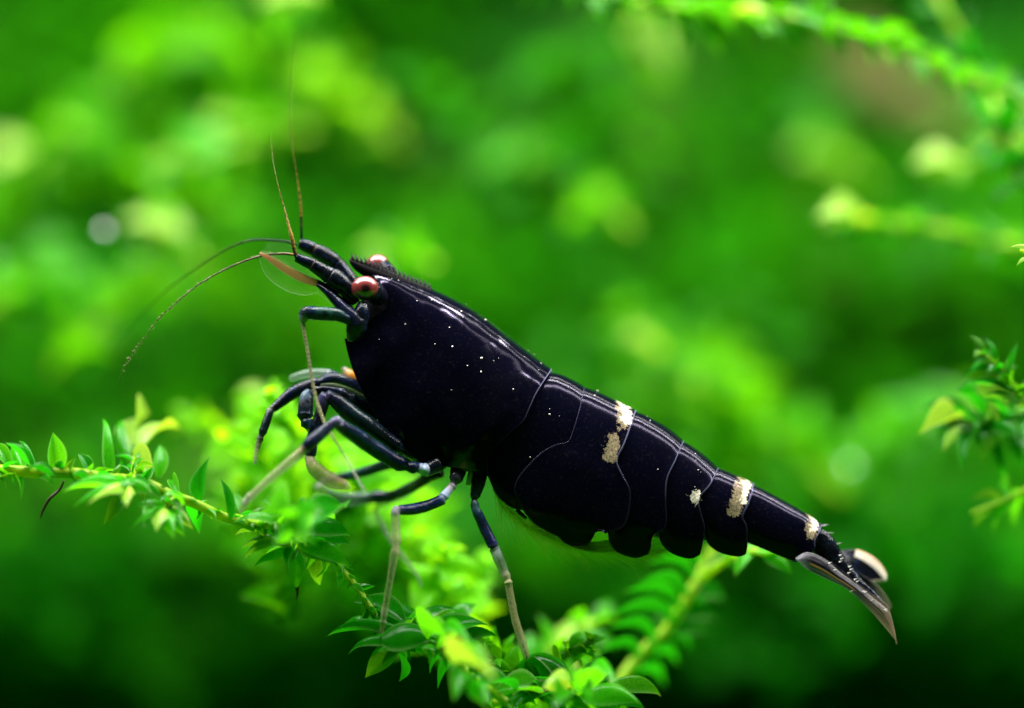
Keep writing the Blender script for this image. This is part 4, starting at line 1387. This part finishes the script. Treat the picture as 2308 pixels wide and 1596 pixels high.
# near leg bent forward: thick thigh, folded wrist, long tan shin reaching down left
limb('walking_leg', zp(Z2, [(1700, 1120, .06, 18, BLACK), (1600, 1165, .04, 16, BLACK), (1560, 1160, .02, 11, PALE), (1520, 1150, .02, 11.5, BLUE), (1430, 1140, .0, 15, BLACK), (1300, 1080, -.02, 18.5, NAVY), (1150, 985, -.06, 18.5, (.006, .016, .035, 1)), (1000, 880, -.11, 16.5, (.006, .016, .042, 1)), (900, 815, -.15, 15, (.004, .01, .04, 1)),
     (850, 780, -.17, 13, (.03, .027, .07, 1)), (845, 755, -.18, 11, (.20, .18, .30, .9)), (815, 760, -.19, 11, (.07, .06, .13, .95)), (760, 800, -.2, 11.5, (.03, .027, .07, 1)), (680, 870, -.21, 14, (.04, .06, .09, .97)), (610, 930, -.22, 14, (.012, .012, .05, 1)), (565, 975, -.22, 12, NAVY), (540, 1005, -.22, 11, (.5, .38, .22, .85)), (510, 1030, -.22, 10.5, TANO), (400, 1120, -.23, 9.5, TAN), (250, 1250, -.24, 8.5, TAN), (120, 1370, -.25, 8, TAN), (60, 1425, -.25, 10, (.45, .45, .38, .7)), (30, 1480, -.25, 7, TAN), (0, 1540, -.25, 4, TAN)]),
     seg=14, setae=(.25, 1, 60, 9, (.5, .5, .4, .5)), joints=(2, 4, 10, 16, 21), label='nearest leg, dark thigh bent forward to a long tan shin')
# second leg with bulky thigh and pincer-like end hanging
limb('walking_leg', zp(Z2, [(1560, 1030, .1, 16, BLACK), (1400, 1000, .06, 15, BLACK), (1250, 900, .03, 17, BLACK), (1100, 790, .0, 19, (.004, .012, .014, 1)), (950, 690, -.02, 20, (.004, .018, .016, 1)), (830, 590, -.03, 18.5, (.006, .006, .02, 1)), (775, 550, -.03, 15, BLACK), (745, 545, -.03, 14, LILAC), (720, 570, -.03, 15, (.05, .04, .12, 1)), (690, 680, -.03, 13, BLACK),
     (650, 800, -.04, 13.5, BLACK), (615, 920, -.04, 13, BLACK), (605, 1010, -.04, 14, NAVY), (600, 1060, -.04, 12, (.03, .03, .04, 1)), (600, 1090, -.05, 12, (.25, .24, .12, .8)), (640, 1160, -.06, 17, (.24, .25, .08, .6)), (730, 1230, -.07, 18, (.26, .25, .10, .5)), (820, 1280, -.08, 16, (.30, .24, .13, .6)), (890, 1300, -.09, 13, (.34, .22, .13, .65)), (930, 1330, -.1, 6, SMOKE)]),
     seg=14, setae=(.3, 1, 60, 9, (.5, .5, .4, .5)), joints=(1, 7, 13), label='thick dark leg ending in a pale swollen claw')
# third: behind, short bend with a pale highlight painted on the knee
limb('walking_leg', zp(Z2, [(1300, 770, .18, 16, BLACK), (1150, 700, .14, 15, BLACK), (1000, 600, .12, 17, BLACK), (920, 540, .11, 15, (.01, .015, .02, 1)), (820, 510, .11, 12, NAVY), (700, 490, .1, 11, BLACK), (620, 510, .09, 12, NAVY), (575, 540, .08, 15, (.10, .16, .22, 1)), (565, 600, .07, 17, (.05, .06, .07, 1)), (560, 670, .06, 17, (.006, .012, .02, 1)), (560, 740, .05, 17, (.006, .012, .03, 1)), (590, 800, .04, 10, (.01, .05, .06, 1)), (605, 850, .04, 5, SMOKE)]),
     seg=14, setae=(.4, .7, 30, 10, (.8, .8, .85, .9)), joints=(3, 6, 10), label='short dark leg with a pale highlight painted on the knee')
# foremost leg reaching left with narrow claw
limb('walking_leg', zp(Z2, [(1180, 620, .24, 15, NAVY), (1060, 500, .25, 14, BLACK), (930, 420, .26, 13, (.006, .014, .05, 1)), (800, 390, .27, 13, (.01, .02, .07, 1)), (690, 420, .26, 14, NAVY), (560, 460, .24, 15, (.01, .01, .024, 1)), (440, 520, .22, 15, NAVY), (350, 590, .2, 12, NAVY), (290, 640, .18, 10, BLACK), (265, 655, .18, 8, (.4, .36, .4, 1)), (250, 690, .17, 9, (.006, .02, .02, 1)), (215, 790, .15, 10.5, (.004, .016, .012, 1)),
     (180, 880, .14, 9.5, (.02, .05, .05, 1)), (160, 940, .13, 7, (.12, .16, .06, .8)), (140, 1030, .12, 6, TAN), (125, 1120, .11, 3, SMOKE)]), seg=14, setae=(.4, 1, 60, 9, (.6, .62, .5, .6)), joints=(4, 9, 12), label='foremost slender leg with a thin green-black claw')
# mouth parts: orange patch and grey palps behind the front of the carapace
limb('mouthpart', zp(Z2, [(1010, 400, .26, 10, (.7, .25, .02, 1)), (960, 370, .27, 13, (.85, .34, .03, 1)), (920, 340, .28, 11, (.5, .3, .12, .9)), (880, 300, .29, 6, (.2, .24, .2, .6))]), label='orange mouthpart')
limb('mouthpart', zp(Z2, [(900, 420, .3, 12, (.01, .02, .07, 1)), (800, 370, .3, 13, (.02, .03, .08, .9)), (700, 340, .32, 9, (.3, .4, .34, .5)), (560, 350, .34, 9, (.45, .6, .48, .45)), (430, 390, .36, 6, (.4, .6, .4, .3))]))
for q in range(4):
    limb('mouthpart', zp(Z2, [(1210, 660 + q * 8, .16, 4, (.12, .22, .10, .7)), (1080, 560 + q * 12, .14, 5, (.18, .30, .12, .5)), (930, 480 + q * 10, .13, 5, (.24, .36, .16, .5)), (800, 440 + q * 8, .13, 4, (.28, .36, .2, .5)), (690, 440 + q * 6, .13, 2, (.28, .36, .2, .4))]), seg=6)
# leg bases along the lower carapace
for q, (a, b) in enumerate([((1290, 760), (1170, 760)), ((1400, 880), (1240, 850)), ((1500, 980), (1360, 1010)), ((1330, 820), (1200, 800)), ((1560, 1050), (1420, 1010))]):
    limb('leg_base', zp(Z2, [(*a, .12, 22, BLACK), ((a[0] + b[0]) / 2, (a[1] + b[1]) / 2 + 10, .1, 15, NAVY), (*b, .08, 8, (.006, .02, .02, 1))]), seg=10)
# rear near legs
limb('walking_leg', zp(Z5, [(840, 60, .1, 22, BLACK), (830, 150, .08, 18, BLACK), (800, 230, .06, 11, (.05, .05, .07, 1)), (775, 265, .05, 9.5, (.4, .35, .4, 1)), (745, 300, .04, 10, PALE), (715, 340, .03, 11, (.3, .36, .55, 1)), (690, 360, .02, 11.5, BLUE), (600, 395, .0, 12.5, NAVY), (500, 418, -.03, 13, BLUE), (420, 425, -.06, 12.5, (.01, .015, .06, 1)), (385, 425, -.07, 11, LILAC), (365, 440, -.08, 10.5, (.4, .36, .42, .85)), (365, 490, -.08, 10, TAN),
     (367, 600, -.09, 11, TAN), (368, 700, -.1, 11, TANO), (350, 800, -.1, 9, TAN), (325, 950, -.09, 7.5, TAN), (295, 1120, -.07, 7, TANO), (275, 1240, -.06, 8.5, (.5, .45, .36, .85)), (270, 1280, -.05, 6, TANO), (258, 1360, -.04, 3, TANO)]), seg=12, setae=(.4, 1, 60, 8, (.5, .5, .4, .5)), joints=(2, 5, 10, 14, 18), label='rear leg with blue band and tan shin planted on deep green moss')
limb('walking_leg', zp(Z5, [(1000, 80, .12, 24, BLACK), (990, 190, .1, 17, BLACK), (970, 280, .09, 14, (.006, .02, .02, 1)), (955, 350, .08, 9.5, (.006, .02, .02, 1)), (965, 420, .07, 9.5, (.03, .08, .08, 1)), (985, 460, .07, 12, (.006, .02, .04, 1)), (1040, 580, .07, 13, (.01, .015, .05, 1)), (1085, 670, .06, 13, (.01, .01, .07, 1)), (1100, 705, .06, 12.5, LILAC), (1112, 730, .06, 12, (.30, .36, .34, .75)), (1140, 800, .05, 11.5, (.12, .18, .15, .6)), (1175, 880, .05, 11, (.25, .32, .2, .55)), (1205, 950, .04, 11, (.42, .4, .2, .9)), (1212, 990, .04, 8.5, TANO),
     (1230, 1090, .04, 8.5, TANO), (1265, 1260, .04, 9, TANO), (1310, 1400, .04, 9.5, TANO), (1340, 1500, .04, 8, TANO), (1350, 1540, .04, 4, TANO)]), seg=12, setae=(.55, 1, 160, 7, (.5, .45, .28, .8)), joints=(3, 8, 12), label='rearmost leg with navy upper half and bristly tan shin')
limb('leg_base', zp(Z5, [(960, 90, .12, 12, BLACK), (925, 180, .1, 8, (.35, .4, .42, .85)), (905, 240, .09, 5, (.5, .55, .55, .6))]))
limb('leg_base', zp(Z5, [(620, 20, .12, 24, BLACK), (590, 90, .1, 18, BLACK), (560, 120, .07, 12, BLACK)]))
limb('leg_base', zp(Z5, [(720, 20, .12, 30, BLACK), (700, 80, .12, 18, BLACK), (660, 130, .12, 8, (.03, .01, .01, 1))]))
# far side legs, softened by distance
FA = (.008, .02, .022, 1)
limb('walking_leg', zp(Z2, [(1500, 1060, .3, 14, BLACK), (1350, 1090, .34, 14, FA), (1200, 1140, .4, 13, FA), (1050, 1190, .45, 12, (.01, .05, .05, 1)), (880, 1230, .5, 11, (.01, .05, .06, .95)), (760, 1250, .52, 8, SMOKE), (640, 1320, .5, 6, SMOKE)]), label='far side leg lying level in the blur')
limb('walking_leg', zp(Z2, [(1650, 1200, .3, 14, BLACK), (1500, 1300, .36, 12, (.03, .06, .05, .8)), (1300, 1390, .45, 13, FA), (1180, 1400, .5, 15, (.008, .02, .04, 1)), (1100, 1410, .52, 13, (.06, .12, .1, .8)), (900, 1420, .5, 15, (.16, .25, .2, .55)), (740, 1370, .46, 14, (.10, .17, .16, .6)), (680, 1300, .44, 8, SMOKE)]), label='far side leg with a pale smoky end')
limb('walking_leg', zp(Z5, [(700, 150, .32, 12, BLACK), (600, 210, .38, 8, (.05, .06, .04, .8)), (400, 330, .45, 7, SMOKE), (220, 410, .5, 6, SMOKE), (280, 560, .5, 6, SMOKE), (380, 720, .46, 5, SMOKE), (520, 900, .42, 4, SMOKE), (560, 1000, .4, 2, SMOKE)]), label='far side leg thin and see-through')

# swimmerets under the abdomen
PL = (0.85, 0.82, 0.14, .34)  # yellow raised to stand in for light shining through below the body
PB = (0.20, 0.12, 0.05, .5)
for q, (pts, dy) in enumerate([
    ([(1080, 180), (1150, 330), (1260, 470), (1420, 580), (1560, 640)], .02), ([(1100, 260), (1200, 420), (1340, 540), (1500, 620), (1680, 690)], .08),
    ([(1330, 440), (1450, 570), (1600, 660), (1800, 720), (1990, 740)], .06), ([(1560, 600), (1700, 680), (1850, 720), (2000, 735), (2150, 740)], .12),
    ([(2000, 640), (2080, 700), (2200, 730), (2320, 740), (2420, 715)], .1)]):
    W = [5, 8, 9, 6, 2]
    po = limb('swimmeret', [(*Z5(*p), .1 + dy, W[i], lerp4((.2, .24, .05, .3), PL, i / 2)) for i, p in enumerate(pts)], mat=M_sheer, seg=10, squash=.35)
    items = []
    P3 = [at(*Z5(*p), .1 + dy) for p in pts]
    QQ, _ = catmull(P3, [[0]] * len(P3), 14)
    for _k in range(120):
        i = R.randrange(4, len(QQ) - 2)
        t = (QQ[i + 1] - QQ[i]).normalized()
        nrm = Vector((t.z, 0, -t.x)) * R.choice((-1, 1, 1))
        d = (t * 1.0 + nrm * R.uniform(.12, .5) + Vector((0, R.uniform(-.3, .3), 0))).normalized()
        items.append((QQ[i], QQ[i] + d * R.uniform(.06, .19), 0.0014))
    hv, hf = hairs_data(items)
    h = link('setae', mesh('setae', hv, hf, [(.9, .88, .2, .5)] * len(hv)), M_hair, po)
    h.location = (0, 0, 0)
    h['kind'] = 'stuff'
limb('swimmeret', zp(Z5, [(1600, 560, .16, 14, PB), (1660, 640, .14, 14, (.14, .05, .02, .9)), (1760, 690, .14, 10, (.18, .07, .02, .8)), (1880, 700, .15, 14, PB), (2000, 690, .16, 16, PB), (2160, 690, .16, 14, PB)]))
limb('swimmeret', zp(Z5, [(1270, 420, .12, 4, NAVY), (1310, 460, .12, 5, BLACK), (1345, 490, .12, 3, BLACK)]))

# tail fan
telson = limb('telson', zp(Z4, [(1000, 790, .19, 26, BLACK), (1080, 810, .19, 28, BLACK), (1150, 910, .19, 27, BLACK), (1230, 1010, .19, 24, BLACK), (1330, 1110, .18, 19, BLACK), (1440, 1195, .18, 13, BLACK), (1520, 1250, .17, 6, (.01, .01, .015, 1)), (1545, 1270, .17, 2, BLACK)]), seg=14, squash=.6)
spn = []
for (x, y) in [(1225, 905), (1235, 930), (1225, 950), (1290, 985), (1300, 1005), (1285, 1030), (1330, 1075), (1345, 1090), (1385, 1160), (1400, 1165), (1440, 1225), (1150, 960), (1185, 1010), (1300, 1160), (1540, 1290), (1545, 1300)]:
    bx, by = Z4(x, y)
    spn.append((at(bx - 3, by + 1, .09), at(bx + 5, by - 2, .075), .0035))
for (x, y) in [(1095, 700), (1125, 750), (1190, 830)]:
    bx, by = Z4(x, y)
    for _k in range(3):
        spn.append((at(bx, by, .19), at(bx + R.uniform(10, 20), by - R.uniform(0, 6), .15), .002))
hv, hf = hairs_data(spn, 4)
h = link('spines', mesh('spines', hv, hf, [(.75, .72, .7, 1)] * len(hv)), M_hair, telson)
h.location = (0, 0, 0)
h['kind'] = 'stuff'


def uro_col(u, w):
    c = (0.012, 0.010, 0.018, .66)
    ribs = abs(math.sin(w * 13 + .5)) ** 8
    c = lerp4(c, (0.34, 0.28, 0.30, .7), ribs * .6 * min(1, u * 3))
    if u < .13:
        c = lerp4((.30, .29, .34, .75), c, u / .13)
    if u > .55:
        c = lerp4(c, (0.26, 0.18, 0.11, .55), (u - .55) / .35)
    if w < .02 or w > .98:
        c = lerp4(c, (.6, .56, .54, .8), .2)
    if .12 < u < .5 and abs(w - .62) < .07:
        c = lerp4(c, (.65, .30, .10, 1), .6)
    return c


blade('tail_fan_blade', [Z4(905, 920), Z4(990, 880), Z4(1110, 925), Z4(1230, 1025), Z4(1350, 1115), Z4(1470, 1215), Z4(1565, 1300), Z4(1606, 1430), Z4(1622, 1534)], [Z4(1622, 1534), Z4(1620, 1530), Z4(1618, 1526)],
      [Z4(925, 950), Z4(1000, 1012), Z4(1150, 1086), Z4(1280, 1152), Z4(1400, 1262), Z4(1500, 1372), Z4(1590, 1482), Z4(1618, 1526)], [Z4(905, 925), Z4(912, 938), Z4(925, 950)],
      lambda u, w: .10 - .02 * math.sin(w * 3.14), uro_col, nu=48, nv=24, label='near tail fan blade, smoky and see-through with a pointed end')
blade('tail_fan_blade', [Z4(1000, 880), Z4(1150, 950), Z4(1290, 1060), Z4(1420, 1160), Z4(1560, 1260)], [Z4(1560, 1260), Z4(1580, 1330), Z4(1560, 1370)], [Z4(960, 940), Z4(1120, 1010), Z4(1260, 1110), Z4(1400, 1220), Z4(1560, 1370)], [Z4(1000, 880), Z4(980, 900), Z4(960, 940)],
      lambda u, w: .15, lambda u, w: lerp4((.008, .007, .012, .95), (.22, .16, .11, .45), (u - .5) / .4), nu=30, nv=12)


def far_col(u, w):
    if w < .34 and u > .4:
        return (.95, .82, .70, 1) if w > .05 else (.8, .5, .3, 1)
    if u > .93:
        return (.4, .34, .25, .6)
    return (.004, .004, .008, 1)


blade('tail_fan_blade', [Z4(1130, 870), Z4(1220, 872), Z4(1335, 868), Z4(1420, 900), Z4(1490, 950), Z4(1540, 1020), Z4(1550, 1060)], [Z4(1550, 1060), Z4(1545, 1085), Z4(1510, 1095), Z4(1460, 1090)],
      [Z4(1160, 920), Z4(1250, 960), Z4(1330, 1020), Z4(1400, 1070), Z4(1460, 1090)], [Z4(1130, 870), Z4(1140, 890), Z4(1160, 920)],
      lambda u, w: .36 + .06 * u - .04 * w, far_col, nu=40, nv=24, mat=M_limb, thick=.012, label='far tail fan blade, black with a broad cream edge')
blade('tail_fan_blade', [Z4(1200, 930), Z4(1300, 1000), Z4(1450, 1090), Z4(1540, 1180), Z4(1585, 1260)], [Z4(1585, 1260), Z4(1575, 1285), Z4(1545, 1280)], [Z4(1210, 990), Z4(1300, 1080), Z4(1400, 1170), Z4(1480, 1240), Z4(1545, 1280)], [Z4(1200, 930), Z4(1204, 960), Z4(1210, 990)],
      lambda u, w: .30, lambda u, w: lerp4((.006, .006, .01, 1), (.22, .2, .14, .55), (u - .5) / .4 + (.3 if w < .15 else 0)), nu=30, nv=12)

# white specks sticking to the shell
specks = []
for zf, pts in ((Z1, [(1413, 950), (1790, 978), (1905, 890), (1892, 842), (1815, 1143), (1667, 1120), (2060, 1240), (2168, 1262), (2210, 1240), (2140, 1046), (1943, 1305), (2060, 1352), (1808, 1512), (1355, 575), (1296, 560), (1935, 775), (1190, 1080), (2098, 914), (1512, 750), (1638, 742)]),
                (Z3, [(200, 82), (318, 82), (500, 75), (283, 100), (195, 178), (420, 300), (530, 28), (570, 55), (618, 118), (678, 440), (676, 478), (747, 490), (995, 346), (1365, 492), (1385, 522), (1703, 757), (1708, 803), (1725, 870), (1742, 885), (1700, 988), (600, 165), (1016, 312), (730, 245), (540, 780), (1440, 865)])):
    for p in pts:
        specks.append(zf(*p))
bpy.context.view_layer.update()
dg = bpy.context.evaluated_depsgraph_get()
sv, sf = [], []
for (x, y) in specks:
    org = Vector((0, -DIST, 0))
    d = (at(x, y, 0) - org).normalized()
    hit, loc, nor, idx, ob, mt = scene.ray_cast(dg, org, d)
    if not hit or loc.y > 0.35 or loc.y < -.12:
        loc = at(x, y, YM)
    r = R.choice((.8, 1.0, 1.3, 1.6, 2.2)) * S
    bm = bmesh.new()
    bmesh.ops.create_icosphere(bm, subdivisions=1, radius=r)
    o = len(sv)
    for v in bm.verts:
        sv.append(loc + v.co * R.uniform(.7, 1.3))
    for f in bm.faces:
        sf.append(tuple(v.index + o for v in f.verts))
    bm.free()
h = link('specks', mesh('specks', sv, sf), M_speck, shrimp)
h['kind'] = 'stuff'
